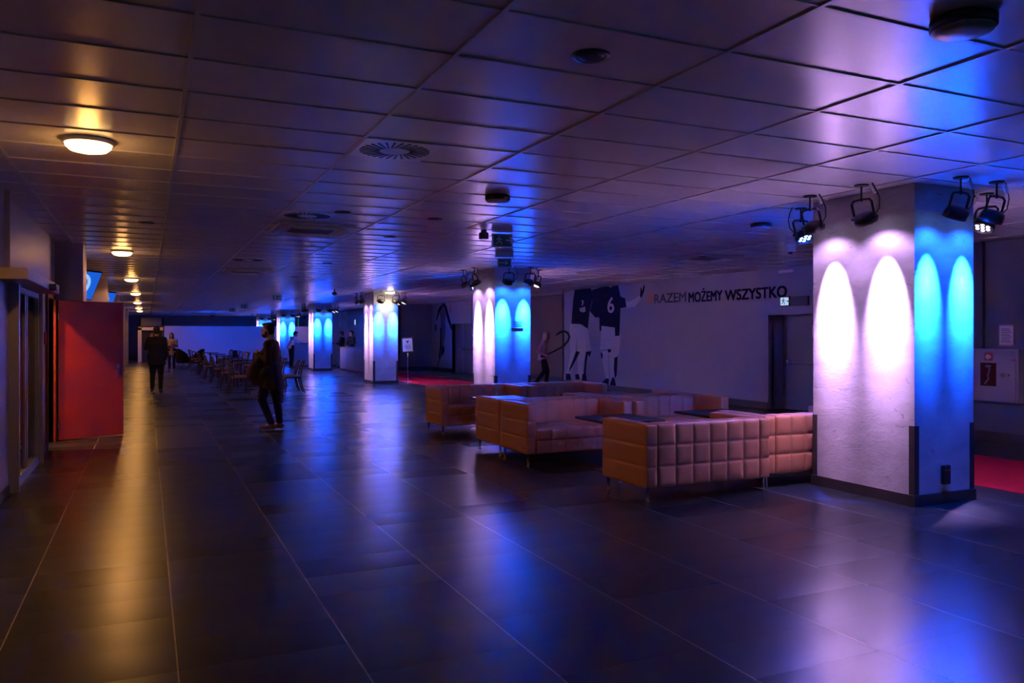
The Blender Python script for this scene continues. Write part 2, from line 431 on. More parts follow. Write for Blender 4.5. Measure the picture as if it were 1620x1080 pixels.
# sliding glass door in the left wall
d1 = bpy.data.objects.new('door_1', None); C.objects.link(d1); d1['kind'] = 'structure'; d1.location = (XL, DA0, 0)
g = B()
W = DA1 - DA0
for yy in (0, W / 2 - .10, W / 2 + .04, W - .07): bx(g, -.02, .05 if yy in (0, W - .07) else .03, yy, yy + .065, 0, DAZ)
bx(g, -.02, .05, 0, W, 0, .10); bx(g, -.02, .05, 0, W, DAZ - .06, DAZ)
bx(g, -.06, .09, -.11, -.02, 0, DAZ); bx(g, -.06, .09, W + .0, W + .07, 0, DAZ)
obj('door_frame', g, M['alu'], d1)
for a, b in ((.065, W / 2 - .10), (W / 2 + .105, W - .07)):
    obj('glass_pane', bx(B(), .0, .012, a, b, .1, DAZ - .06), M['glass'], d1)
hd = obj('door_header', bx(B(), 0, .26, -.95, W + .08, 2.085, 2.19, .006), mat('header_casing', (.30, .25, .20), rough=.35, spec=.5), d1)
obj('motion_sensor', bx(B(), .255, .33, .85, 1.05, 2.08, 2.15, .012), M['black'], d1)
g = B(); bx(g, XL, XL + .05, 9.02, 9.16, 2.19, H)
tag(obj('cable_duct', g, M['wallL']), 'narrow painted cable duct on the left wall above the sliding door header', 'duct')

# red door standing open, hinged at the far side of its opening
g = B(); bx(g, XL - .16, XL + .03, DB0 - .06, DB0, 0, DBZ + .05); bx(g, XL - .16, XL + .03, DB1, DB1 + .06, 0, DBZ + .05); bx(g, XL - .16, XL + .03, DB0, DB1, DBZ, DBZ + .05)
struct('trim_4', g, mat('red_door_frame', (.16, .015, .012), rough=.4))
d2 = bpy.data.objects.new('door_2', None); C.objects.link(d2); d2['kind'] = 'structure'
d2.location = (XL + .05, DB1 + .08, 0); d2.rotation_euler = (0, 0, math.radians(26))
obj('door_leaf', bx(B(), 0, .955, -.02, .02, .012, 2.09, .003), M['red'], d2)
hp = obj('lever_handle', tube(tube(bx(B(), .855, .89, -.028, -.02, .93, 1.13), [(.872, -.02, 1.06), (.872, -.07, 1.06)], .009), [(.872, -.07, 1.06), (.75, -.075, 1.06)], .009), M['steel'], d2)
for z in (.25, 1.05, 1.85): obj('hinge', tube(B(), [(0, -.02, z - .05), (0, -.02, z + .05)], .011), M['steel'], d2)
tag(obj('light_switch', bx(B(), XL, XL + .02, 12.30, 12.38, 1.45, 1.62), M['redp']), 'small red wall switch beside the frame of the open red door', 'switch')
point('side_room_light', (-2.05, 12.75, 2.80), 430, (1.0, .40, .14), .06)
t = thing('ceiling_lamp', 'warm ceiling lamp in the side room behind the open red door', 'lamp', (-2.05, 12.75, H))
obj('lamp_shade', lathe(B(), [(.0, -.07), (.1, -.06), (.14, -.02), (.14, 0)]), M['lamp'], t, True)

# grey doors in the right walls
def grey_door(name, X, ya, yb, top, label_y=None):
    d = bpy.data.objects.new(name, None); C.objects.link(d); d['kind'] = 'structure'; d.location = (X, ya, 0)
    Wd = yb - ya
    obj('door_leaf', bx(B(), 0, .045, 0, Wd, .01, top), mat('grey_door_paint', (.16, .17, .20), rough=.45, noise=.05), d)
    g = B(); tube(g, [(-.09, .08, 1.0), (-.09, Wd - .08, 1.0)], .016); 
    for q in (.1, Wd - .12): bx(g, -.10, 0, q - .03, q + .03, .96, 1.05)
    obj('push_bar', g, M['steel'], d)
    p = obj('door_notice', bx(B(), -.004, 0, Wd * .42, Wd * .42 + .22, 1.52, 1.78), M['paper'], d)
    g = B()
    for q in range(5): bx(g, -.006, -.004, Wd * .42 + .03, Wd * .42 + .17, 1.57 + q * .035, 1.585 + q * .035)
    obj('notice_print', g, M['ink'], p)
    return d
grey_door('door_3', 12.37, 11.35, 12.95, 1.99)
grey_door('door_4', 12.10, 29.3, 31.2, 2.04)

# red runner on the floor
tag(obj('carpet_runner', bx(B(), 7.9, 9.9, Y0, 34.3, 0, .008), M['carpet']), 'long red carpet runner on the dark floor along the right side', 'carpet')

# ------------------------------------------------------------------ columns
COLS = [(6.40, 5.10), (6.52, 15.05), (6.62, 25.1), (6.68, 35.5), (6.72, 45.5), (6.75, 55.0)]
ORD = ['nearest', 'second', 'third', 'fourth', 'fifth', 'farthest']
CW, CL = .81, 1.22
for ci, (cx, cy) in enumerate(COLS):
    nm = ['nearest one, beside the front sofa', 'second one, behind the rows of sofas', 'third one, beside the floor sign stand',
          'fourth one, left of the bar counter', 'fifth one, behind the man in the coat', 'farthest one, showing above the partition'][ci]
    t = thing('concrete_column', 'square plastered column lit pink and blue, ' + nm, 'column', (cx, cy, 0), 0, 'concrete columns down the hall')
    obj('shaft', bx(B(), 0, CW, 0, CL, 0, H), M['col'], t)
    g = B(); e = .018
    bx(g, -e, CW + e, -e, 0, 0, .105); bx(g, -e, CW + e, CL, CL + e, 0, .105); bx(g, -e, 0, 0, CL, 0, .105); bx(g, CW, CW + e, 0, CL, 0, .105)
    obj('skirting', g, M['plinth'], t)
    for (qx, qy) in ((0, 0), (CW, 0), (0, CL), (CW, CL)):
        g = B(); sx = 1 if qx == 0 else -1; sy = 1 if qy == 0 else -1; th = .006; wd = .055
        xa, xb = sorted((qx - sx * th, qx + sx * wd)); ya, yb = sorted((qy - sy * th, qy)); bx(g, xa, xb, ya, yb, .105, .74)
        xa, xb = sorted((qx - sx * th, qx)); ya, yb = sorted((qy, qy + sy * wd)); bx(g, xa, xb, ya, yb, .105, .74)
        obj('corner_guard', g, M['plinth'], t)
# double socket on the nearest column
t = thing('wall_socket', 'black double wall socket low on the blue face of the nearest column', 'socket', (6.40 + .40, 5.10, .27))
obj('socket_body', bx(B(), -.05, .05, -.035, 0, -.09, .09, .01), M['black'], t)
for q in (-.022, .022):
    obj('socket_pin', tube(B(), [(q, -.037, .045), (q, -.03, .045)], .006), M['white'], t)
# small plaque on the second column
t = thing('column_plaque', 'small pale framed plaque on the blue face of the second column', 'sign', (6.52 + .36, 15.05, 1.72))
obj('plaque_panel', bx(B(), 0, .28, -.018, 0, 0, .17, .003), M['signdim'], t)
g = B()
for q in range(3): bx(g, .04, .24, -.020, -.018, .035 + q * .04, .050 + q * .04)
obj('plaque_print', g, M['ink'], t)

# ------------------------------------------------------------------ stage lights around the columns
def make_stage_light(kind):
    t = thing('stage_light', 'x', 'stage light')
    # local frame: the light leans toward +Y (the wall it washes); origin on the ceiling
    obj('mounting_plate', lathe(B(), [(0, -.012), (.05, -.012), (.055, 0), (0, 0)], 16), M['black'], t)
    obj('hanging_rod', tube(B(), [(0, 0, 0), (0, 0, -.12)], .007, 8), M['black'], t)
    g = B(); hz = -.12; wdt = .095
    tube(g, [(-wdt, .035, hz - .155), (-wdt, 0, hz - .03), (-wdt + .02, 0, hz - .006), (0, 0, hz), (wdt - .02, 0, hz - .006), (wdt, 0, hz - .03), (wdt, .035, hz - .155)], .010, 6)
    ellip(g, (0, 0, hz), (.014, .014, .02), seg=8, rings=6)
    obj('yoke', g, M['black'], t)
    piv = Vector((0, .035, hz - .155)); R = Euler((math.radians(28), 0, 0)).to_matrix().to_4x4()
    Mt = Matrix.Translation(piv) @ R
    g = B(); lathe(g, [(0, .05), (.05, .045), (.078, .03), (.084, 0), (.088, -.045), (.080, -.047), (.076, -.03), (0, -.03)], 20)
    bmesh.ops.transform(g, matrix=Mt, verts=g.verts[:])
    h = obj('lamp_housing', g, M['black'], t, True)
    g = B(); lathe(g, [(0, -.034), (.076, -.034), (.076, -.031), (0, -.031)], 20); bmesh.ops.transform(g, matrix=Mt, verts=g.verts[:])
    obj('front_lens', g, M['lens'], t)
    for k in range(7):
        a = k * PI / 3; rr = .045 if k < 6 else 0
        g = B(); lathe(g, [(0, -.041), (.013, -.039), (.015, -.034), (0, -.034)], 10, (rr * math.cos(a), rr * math.sin(a), 0)); bmesh.ops.transform(g, matrix=Mt, verts=g.verts[:])
        obj('led', g, M['ledb'] if kind == 'b' else M['ledp'], h)
    for s in (-1, 1):
        g = B(); tube(g, [(s * (wdt + .02), .035, hz - .155), (s * (wdt - .01), .035, hz - .155)], .018, 8); obj('tilt_knob', g, M['black'], t)
    g = B(); c0 = (.07, 0, hz - .10)
    pts = [Vector((.10, 0, 0)), Vector((.13, 0, -.05)), Vector((.16, .01, -.13)), Vector((.15, .02, -.21)), Vector((.10, .03, -.26)), Vector((.05, .05, -.25))]
    tube(g, pts, .005, 6)
    obj('power_cable', g, M['black'], t)
    g = B(); tube(g, [(.09, 0, -.02), (.125, 0, -.085)], .014, 8); obj('plug', g, M['white'], t)
    t.scale = (1.2, 1.2, 1.12)
    return freeze(t)
SLB = make_stage_light('b'); SLP = make_stage_light('p')
first = {'b': True, 'p': True}
FN = {'front': ('blue', 'front'), 'back': ('blue', 'rear'), 'left': ('white', 'left'), 'right': ('white', 'right')}
for ci, (cx, cy) in enumerate(COLS):
    for face in ('front', 'left', 'right', 'back'):
        if ci > 2 and face == 'back': faces_n = 0
        for q in (0, 1):
            s = (.22, .78)[q] if face in ('front', 'back') else (.24, .76)[q]
            D = .34
            if face == 'front': p = (cx + CW * (.2, .8)[q], cy - D); rz = 0; k = 'b'; n = (0, 1)
            elif face == 'back': p = (cx + CW * (.2, .8)[q], cy + CL + D); rz = PI; k = 'b'; n = (0, -1)
            elif face == 'left': p = (cx - D, cy + CL * s); rz = -PI / 2; k = 'p'; n = (1, 0)
            else: p = (cx + CW + D, cy + CL * s); rz = PI / 2; k = 'p'; n = (-1, 0)
            if face == 'right' and ci == 0 and q == 0: p = (cx + CW + D, cy + .10)
            colname, fname = FN[face]
            where = ('left' if q == 0 else 'right') if face in ('front', 'back') else ('nearer' if q == 0 else 'farther')
            lab = 'black stage light on the %s %s side of the %s column, %s of two' % (fname, 'blue' if k == 'b' else 'pink', ORD[ci], where)
            src = SLB if k == 'b' else SLP
            if first[k]:
                o = src; first[k] = False; o.location = (*p, H); o.rotation_euler = (0, 0, rz); o['label'] = lab; o['group'] = 'stage lights around the columns'
            else: dup(src, (*p, H), rz, lab, 'stage lights around the columns')
            L0 = (p[0] + n[0] * .02, p[1] + n[1] * .02, H - .345)
            L0 = (p[0] + n[0] * .075, p[1] + n[1] * .075, H - .335)
            tg = (p[0] + n[0] * D, p[1] + n[1] * D, 2.0 if k == 'p' else 2.06)
            pw, col = (P_BLUE, COL_BLUE) if k == 'b' else (P_PINK, COL_PINK)
            if ci >= 4 and face in ('right',): continue
            spot('stage_beam', L0, tg, pw * (30 if k == 'p' else 30), col, 38 if k == 'p' else 35, 1.0, .025)
            tg2 = (p[0] + n[0] * D, p[1] + n[1] * D, 1.75)
            spot('stage_spill', L0, tg2, pw * (.36 if k == 'p' else .26), col, 130, .6, .03)
            tg3 = (p[0] + n[0] * D, p[1] + n[1] * D, .35)
            spot('stage_throw', L0, tg3, pw * (2.8 if k == 'p' else .75), col, 48, 1.0, .03)

# ------------------------------------------------------------------ ceiling lamps
def ceiling_lamp(x, y, label, m, power=None, col=COL_WARM, r=.17, group='lit warm ceiling lamps over the left walkway'):
    t = thing('ceiling_lamp', label, 'lamp', (x, y, H), 0, group)
    obj('lamp_base', lathe(B(), [(0, 0), (r * .95, 0), (r, -.012), (r, -.028), (r * .9, -.03), (0, -.03)], 28), M['white'], t, True)
    obj('lamp_shade', lathe(B(), [(r * .9, -.028), (r * .88, -.05), (r * .72, -.075), (r * .4, -.088), (0, -.092)], 28), m, t, True)
    if power:
        point('ceiling_lamp_light', (x, y, H - .17), power * .06, col, .07)
        spot('ceiling_lamp_beam', (x, y, H - .12), (x, y, 0), power, col, 168, .3, .08)
    return t
WL = [(-.38, 6.47), (-.37, 14.7), (-.34, 21.7), (-.33, 29.0), (-.35, 37.0), (-.36, 44.5), (-.36, 50)]
NAMES = ['nearest lit warm ceiling lamp, large at upper left of the hall', 'second lit ceiling lamp of the left walkway, above the red door', 'third lit ceiling lamp of the left walkway',
         'fourth lit ceiling lamp of the left walkway', 'fifth lit ceiling lamp of the left walkway', 'sixth lit ceiling lamp of the left walkway', 'last lit ceiling lamp of the left walkway, by the far doorway']
for (x, y), n in zip(WL, NAMES): ceiling_lamp(x, y, n, M['lamp'], P_WARM)
ceiling_lamp(6.62 + .42, 24.6, 'bright white-yellow lit ceiling lamp in front of the third column', M['lampw'], 42, (1, .72, .42), .15, group=None)
def off_lamp(x, y, r, label):
    t = thing('ceiling_lamp', label, 'lamp', (x, y, H), 0, 'unlit round ceiling lamps')
    obj('lamp_base', lathe(B(), [(0, 0), (r * .8, 0), (r, -.01), (r, -.05), (r * .94, -.055), (0, -.055)], 28), M['black'], t, True)
    obj('lamp_shade', lathe(B(), [(r * .93, -.05), (r * .9, -.065), (r * .6, -.08), (0, -.085)], 28), M['lampoff'], t, True)
off_lamp(3.27, 2.36, .135, 'unlit round ceiling lamp in the top right corner of the view')
off_lamp(3.19, 7.3, .125, 'unlit round ceiling lamp in front of the green exit sign')
off_lamp(6.98, 7.75, .13, 'unlit round ceiling lamp behind the nearest column at its left')
def downlight(x, y, label, r=.09):
    t = thing('downlight', label, 'downlight', (x, y, H), 0, 'small dark recessed ceiling discs')
    obj('trim_ring', lathe(B(), [(r * .75, -.012), (r, -.010), (r * 1.04, 0), (r * .75, 0)], 24), M['black'], t, True)
    obj('speaker_grille', lathe(B(), [(0, -.016), (r * .5, -.014), (r * .76, -.008), (r * .76, 0), (0, 0)], 24), M['black'], t, True)
downlight(2.02, 3.46, 'dark round ceiling disc nearest the camera, at the top centre', .095)
downlight(3.15, 9.1, 'dark round ceiling disc left of the sensor and exit sign')
downlight(3.14, 11.0, 'dark round ceiling disc farther off, between air conditioner and exit sign')
downlight(2.03, 9.05, 'dark round ceiling disc beside the second swirl air diffuser')
downlight(3.2, 15.6, 'dark round ceiling disc past the air conditioner')
downlight(3.2, 19.5, 'dark round ceiling disc far down the hall')
downlight(.0, 10.9, 'dark round ceiling disc over the left walkway')

# swirl diffusers
def diffuser(x, y, label):
    t = thing('air_diffuser', label, 'air vent', (x, y, H), 0, 'square swirl air diffusers')
    obj('face_plate', bx(B(), -.292, .292, -.292, .292, -.012, 0, .003), mat('diffuser_white', (.93, .92, .95), rough=.22, spec=.7), t)
    for k in range(28):
        a = 2 * PI * k / 28; a2 = a + .22
        g = B(); r0, r1 = .115, .262; wd = .009
        p0 = Vector((r0 * math.cos(a), r0 * math.sin(a), -.0125)); p1 = Vector((r1 * math.cos(a2 - .05), r1 * math.sin(a2 - .05), -.0125))
        d = (p1 - p0).normalized(); s = Vector((-d.y, d.x, 0)) * wd
        vs = [bm_v for bm_v in (p0 - s * .7, p1 - s, p1 + s, p0 + s * .7)]
        a_ = [g.verts.new(v) for v in vs]; b_ = [g.verts.new(v + Vector((0, 0, -.004))) for v in vs]
        g.faces.new(a_); g.faces.new(b_[::-1])
        for i in range(4): g.faces.new((a_[i], b_[i], b_[(i+1) % 4], a_[(i+1) % 4]))
        obj('swirl_slot', g, M['black'], t)
    obj('hub_disc', lathe(B(), [(0, -.018), (.10, -.018), (.105, -.012), (0, -.012)], 28), M['white'], t)
diffuser(1.70, 5.83, 'square swirl air diffuser with radial slots, nearest the camera')
diffuser(1.70, 9.43, 'square swirl air diffuser beside the air conditioner cassette')
diffuser(1.70, 15.4, 'square swirl air diffuser far down the hall past the air conditioner')
# ceiling cassettes
def cassette(x, y, label, tint):
    t = thing('air_conditioner', label, 'air conditioner', (x, y, H), 0, 'ceiling cassette air conditioners')
    obj('cassette_panel', bx(B(), -.47, .47, -.47, .47, -.035, 0, .01), tint, t)
    obj('intake_grille', bx(B(), -.27, .27, -.27, .27, -.045, -.035), M['dark'], t)
    for k in range(4):
        g = B(); bx(g, -.30, .30, -.06, 0, -.006, 0)
        R = Matrix.Rotation(k * PI / 2, 4, 'Z') @ Matrix.Translation((0, -.36, -.038)) @ Matrix.Rotation(math.radians(35), 4, 'X')
        bmesh.ops.transform(g, matrix=R, verts=g.verts[:]); obj('air_flap', g, M['white'], t)
tn = mat('cassette_plastic', (.40, .36, .33), rough=.45)
cassette(1.95, 10.5, 'square ceiling cassette air conditioner with open flaps, nearest one', tn)
cassette(1.95, 17.9, 'square ceiling cassette air conditioner farther along the hall', tn)
cassette(9.0, 11.4, 'square ceiling cassette air conditioner over the red runner, left of the nearest column', tn)

# exit signs
def runner_fig(g, x, z, s, yy):
    """running man pictogram drawn in the XZ plane at depth yy"""
    def poly(pts): prism(g, pts, lambda p: (x + p[0] * s, yy, z + p[1] * s), lambda p: (x + p[0] * s, yy - .002, z + p[1] * s))
    poly([(.50 + .09 * math.cos(a * PI / 4), .86 + .09 * math.sin(a * PI / 4)) for a in range(8)])
    poly([(.36, .74), (.58, .74), (.56, .42), (.38, .42)])
    poly([(.55, .74), (.80, .60), (.76, .52), (.54, .64)])
    poly([(.38, .74), (.16, .62), (.20, .54), (.38, .62)])
    poly([(.44, .44), (.56, .44), (.78, .26), (.70, .04), (.62, .08), (.66, .24)])
    poly([(.38, .44), (.50, .44), (.34, .18), (.10, .10), (.12, .20), (.28, .26)])
def arrow(g, x, z, s, yy, flip=1):
    pts = [(0, .42), (.5, .42), (.32, .18), (.48, .18), (.86, .5), (.48, .82), (.32, .82), (.5, .58), (0, .58)]
    if flip < 0: pts = [(.86 - a, b) for a, b in pts]
    prism(g, pts, lambda p: (x + p[0] * s, yy, z + p[1] * s), lambda p: (x + p[0] * s, yy - .002, z + p[1] * s))
def exit_sign(loc, rz, wd, hg, label, man=True, lit=False, group='exit signs', strip=True):
    t = thing('exit_sign', label, 'exit sign', loc, rz, group)
    obj('sign_box', bx(B(), -wd / 2, wd / 2, 0, .045, -hg, 0, .004), M['signdim'] if not lit else M['black'], t)
    obj('sign_face', bx(B(), -wd / 2 + .018, wd / 2 - .018, -.004, 0, -hg + .02, -.018), M['green'] if not lit else M['signlit'], t)
    g = B(); ih = hg - .05
    if man: runner_fig(g, -wd / 2 + .03, -hg + .028, ih, -.004); arrow(g, -wd / 2 + .05 + ih, -hg + .028, ih, -.004)
    else: arrow(g, -wd / 2 + .04, -hg + .028, ih * .95, -.004); bx(g, -wd / 2 + .03, -.02, -.006, -.004, -hg / 2 - .008, -hg / 2 + .008)
    obj('sign_symbol', g, M['signdim'] if not lit else M['green'], t)
    if loc[2] > H - .05: pass
    return t
exit_sign((4.42, 9.95, H - .012), -yaw * .55, .285, .19, 'green exit sign with running man and arrow hung from the ceiling before the second column')
t = thing('emergency_light', 'slim emergency light box with arrow sign hung under it, just behind the exit sign', 'emergency light', (5.44, 12.15, H), -yaw * .55)
obj('light_box', bx(B(), -.15, .15, 0, .08, -.10, 0, .006), M['alu'], t)
p = obj('arrow_panel', bx(B(), -.12, .12, .02, .05, -.27, -.11, .004), M['signdim'], t)
obj('arrow_face', bx(B(), -.10, .10, .012, .02, -.25, -.13), M['green'], p)
g = B(); arrow(g, -.03, -.245, .11, .012); bx(g, -.09, .0, .010, .012, -.197, -.183); obj('arrow_mark', g, M['signdim'], p)
for (x, y, n) in ((4.1, 28.4, 'third'), (4.0, 37.6, 'fourth'), (4.0, 43.2, 'farthest')):
    exit_sign((x, y, H - .01), 0, .32, .19, 'small dark exit sign hung from the far ceiling, %s along the hall' % n)
t = exit_sign((0, 0, 0), 0, .26, .2, 'lit white exit sign on the mural wall above the grey door', lit=True)
t.location = (XM - .05, 12.58, 2.37); t.rotation_euler = (0, 0, -PI / 2)
tag(obj('sign_battery_box', bx(B(), XM - .05, XM, 11.95, 12.42, 2.17, 2.36, .005), M['dark']), 'dark blank box beside the lit exit sign above the grey door', 'box')
for (y, n) in ((42.3, 'left'), (40.2, 'right')):
    t = exit_sign((10.15, y, 2.42), -PI / 2, .34, .3, 'small lit exit sign on the bar wall, %s one of two' % n, lit=True)
# sensor, emergency boxes
t = thing('motion_detector', 'small dark motion detector on the ceiling left of the green exit sign', 'sensor', (4.06, 9.75, H))
obj('detector_bracket', bx(B(), -.03, .03, -.03, .03, -.05, 0, .004), M['black'], t); obj('detector_head', bx(B(), -.055, .055, -.05, .05, -.13, -.04, .015), M['black'], t)
t = thing('alarm_sounder', 'small white square alarm box on the ceiling left of the nearest column', 'alarm', (8.95, 9.3, H))
obj('alarm_housing', bx(B(), -.07, .07, -.05, .05, -.13, 0, .01), M['white'], t); obj('alarm_lens', lathe(B(), [(0, -.16), (.03, -.155), (.035, -.13), (0, -.13)], 16), M['lens'], t, True)
tag(obj('wall_bracket', bx(B(), XM - .05, XM, 12.35, 12.75, 2.86, 2.92, .004), M['white']), 'short white strip fitting at the top of the mural wall', 'fitting')
t = thing('ceiling_sprinkler', 'small dark ceiling fixture far ahead, right of the fourth exit sign', 'sensor', (5.2, 24.3, H))
obj('fixture_stem', tube(B(), [(0, 0, 0), (0, 0, -.08)], .02), M['black'], t); obj('fixture_head', lathe(B(), [(0, -.2), (.07, -.17), (.08, -.12), (.03, -.07), (0, -.07)], 16), M['black'], t, True)

# ------------------------------------------------------------------ sofas
def make_sofa():
    Wd, Dp, Z0, Z1, A = 1.50, .80, .14, .73, .135
    t = thing('sofa', 'x', 'sofa')
    # local: faces -Y; x 0..Wd, y 0 (front)..Dp (back)
    for s in (0, 1):
        x0 = 0 if s == 0 else Wd - A
        obj('armrest', tuft(B(), x0 + .006, x0 + A - .006, .008, Dp - .008, Z0, Z1, 1, 1, 3, .012), M['leather'], t, True)
    obj('backrest', tuft(B(), A + .002, Wd - A - .002, Dp - .15, Dp - .008, Z0, Z1, 6, 1, 3, .014), M['leather'], t, True)
    obj('back_cushion', tuft(B(), A + .012, Wd - A - .012, Dp - .215, Dp - .16, .44, Z1 - .015, 6, 1, 1, .022), M['leather'], t, True)
    obj('seat_base', tuft(B(), A, Wd - A, .012, Dp - .16, Z0, .30, 6, 3, 1, .010), M['leather'], t, True)
    obj('seat_cushion', tuft(B(), A + .004, Wd - A - .004, .0, Dp - .21, .305, .43, 6, 3, 1, .018), M['leather'], t, True)
    for (x, y) in ((.05, .05), (Wd - .05, .05), (.05, Dp - .05), (Wd - .05, Dp - .05)):
        obj('leg', lathe(B(), [(0, 0), (.017, 0), (.018, .004), (.016, .01), (.016, .135), (.03, .138), (0, .142)], 12, (x, y, 0)), M['steel'], t, True)
    g = B(); ellip(g, (-.012, .07, .21), (.004, .012, .009), seg=10, rings=6)
    obj('maker_tag', g, M['black'], t, True)
    return freeze(t)
SF = make_sofa()
SOFAS = [((5.74, 7.04), PI, 'tan tufted leather two-seat sofa nearest the camera, its quilted back turned to us'),
         ((7.30, 7.17), PI, 'tan tufted leather sofa half hidden behind the nearest column, back turned to us'),
         ((4.15, 8.62), 0, 'tan tufted leather sofa facing us at the left of the middle row'),
         ((5.71, 8.62), 0, 'tan tufted leather sofa facing us at the right of the middle row'),
         ((5.65, 10.27), PI, 'tan leather sofa standing back to back with the left sofa of the middle row'),
         ((7.21, 10.27), PI, 'tan leather sofa standing back to back with the right sofa of the middle row'),
         ((4.22, 11.88), 0, 'tan tufted leather sofa at the left end of the farthest row, facing us'),
         ((5.78, 11.88), 0, 'tan tufted leather sofa at the right end of the farthest row, before the second column')]
for i, ((x, y), rz, lab) in enumerate(SOFAS):
    if i == 0: o = SF; o.location = (x, y, 0); o.rotation_euler = (0, 0, rz); o['label'] = lab; o['group'] = 'tan tufted lounge sofas'
    else: dup(SF, (x, y, 0), rz, lab, 'tan tufted lounge sofas')
def make_low_table():
    t = thing('lounge_table', 'x', 'table')
    obj('table_top', bx(B(), -.375, .375, -.375, .375, .59, .62, .004), M['tab'], t)
    obj('pedestal', tube(B(), [(0, 0, .015), (0, 0, .59)], .035, 14), M['steel'], t, True)
    obj('foot_plate', bx(B(), -.22, .22, -.22, .22, 0, .015, .003), M['steel'], t)
    return freeze(t)
LT = make_low_table()
for i, (x, y, lab) in enumerate([(4.97, 7.86, 'black square lounge table between the nearest sofa and the left middle sofa'), (6.42, 7.9, 'black square lounge table in front of the right middle sofa'),
                                 (4.92, 11.1, 'black square lounge table before the left sofa of the farthest row'), (6.5, 11.1, 'black square lounge table before the right sofa of the farthest row')]):
    if i == 0: LT.location = (x, y, 0); LT['label'] = lab; LT['group'] = 'black lounge tables'
    else: dup(LT, (x, y, 0), 0, lab, 'black lounge tables')

# ------------------------------------------------------------------ cafe chairs and tables
def make_chair():
    t = thing('cafe_chair', 'x', 'chair')    # faces +X, backrest at -X
    obj('seat', bx(B(), -.21, .22, -.21, .21, .44, .475, .012), M['seat'], t)
    obj('seat_frame', bx(B(), -.2, .21, -.2, .2, .405, .44, .006), M['wood'], t)
    for s in (-1, 1):
        obj('leg', tube(B(), [(.20, s * .19, 0), (.19, s * .185, .2), (.185, s * .18, .42)], [.014, .017, .02], 8), M['wood'], t, True)
        obj('leg', tube(B(), [(-.32, s * .20, 0), (-.26, s * .19, .15), (-.215, s * .185, .33), (-.20, s * .185, .46), (-.23, s * .19, .62), (-.29, s * .20, .84)], [.014, .018, .02, .02, .018, .016], 8), M['wood'], t, True)
    g = B()
    tube(g, [(-.285, -.20, .82), (-.315, -.10, .86), (-.325, 0, .87), (-.315, .10, .86), (-.285, .20, .82)], .022, 8)
    obj('top_rail', g, M['wood'], t, True)
    g = B()
    for zz in (.60, .70): tube(g, [(-.225 - (zz - .6) * .3, -.19, zz), (-.26 - (zz - .6) * .3, 0, zz), (-.225 - (zz - .6) * .3, .19, zz)], .014, 6)
    obj('back_slats', g, M['wood'], t, True)
    return freeze(t)
CH = make_chair()
def make_cafe_table():
    t = thing('cafe_table', 'x', 'table')
    obj('table_top', bx(B(), -.35, .35, -.35, .35, .72, .75, .006), M['tab'], t)
    obj('pedestal', tube(B(), [(0, 0, .03), (0, 0, .72)], .035, 12), M['black'], t, True)
    obj('foot', lathe(B(), [(0, .05), (.05, .045), (.22, .015), (.23, 0), (0, 0)], 20), M['black'], t, True)
    return freeze(t)
CT = make_cafe_table()
rows = [22.6, 25.4, 28.2, 31.0, 34.0, 37.2, 40.6]
n_c = n_t = 0
DIST = ['nearest', 'second', 'third', 'fourth', 'fifth', 'sixth', 'farthest']
for i, y in enumerate(rows):
    x = 2.95 - .03 * i
    lab = 'dark square cafe table, %s one in the row behind the man in the coat' % DIST[i]
    if i == 0: CT.location = (x, y, 0); CT['label'] = lab; CT['group'] = 'dark cafe tables'
    else: dup(CT, (x, y, 0), 0, lab, 'dark cafe tables')
    for (dx, dy, rz, side) in ((-.68, -.32, .15, 'left side, near corner'), (-.62, .42, -.2, 'left side, far corner'), (.66, -.30, PI - .1, 'right side, near corner'), (.66, .42, PI + .15, 'right side, far corner')):
        if side.startswith('left side, far') and i in (5,): continue
        lab = 'dark wooden cafe chair at the %s cafe table, %s' % (DIST[i], side)
        rz += random.uniform(-.25, .25)
        if n_c == 0: CH.location = (x + dx, y + dy, 0); CH.rotation_euler = (0, 0, rz); CH['label'] = lab; CH['group'] = 'dark wooden cafe chairs'
        else: dup(CH, (x + dx, y + dy, 0), rz, lab, 'dark wooden cafe chairs')
        n_c += 1
    if i in (0, 1, 2, 3):
        t = thing('menu_card', 'dark upright menu card standing on the %s cafe table' % DIST[i], 'menu', (x + .12, y + .1, .75), .5, 'menu cards on the cafe tables')
        for s in (-1, 1):
            g = B(); bx(g, -.09, .09, -.002, .002, 0, .27); bmesh.ops.transform(g, matrix=Matrix.Translation((0, s * .05, 0)) @ Matrix.Rotation(s * .19, 4, 'X'), verts=g.verts[:])
            obj('menu_leaf', g, M['black'], t)
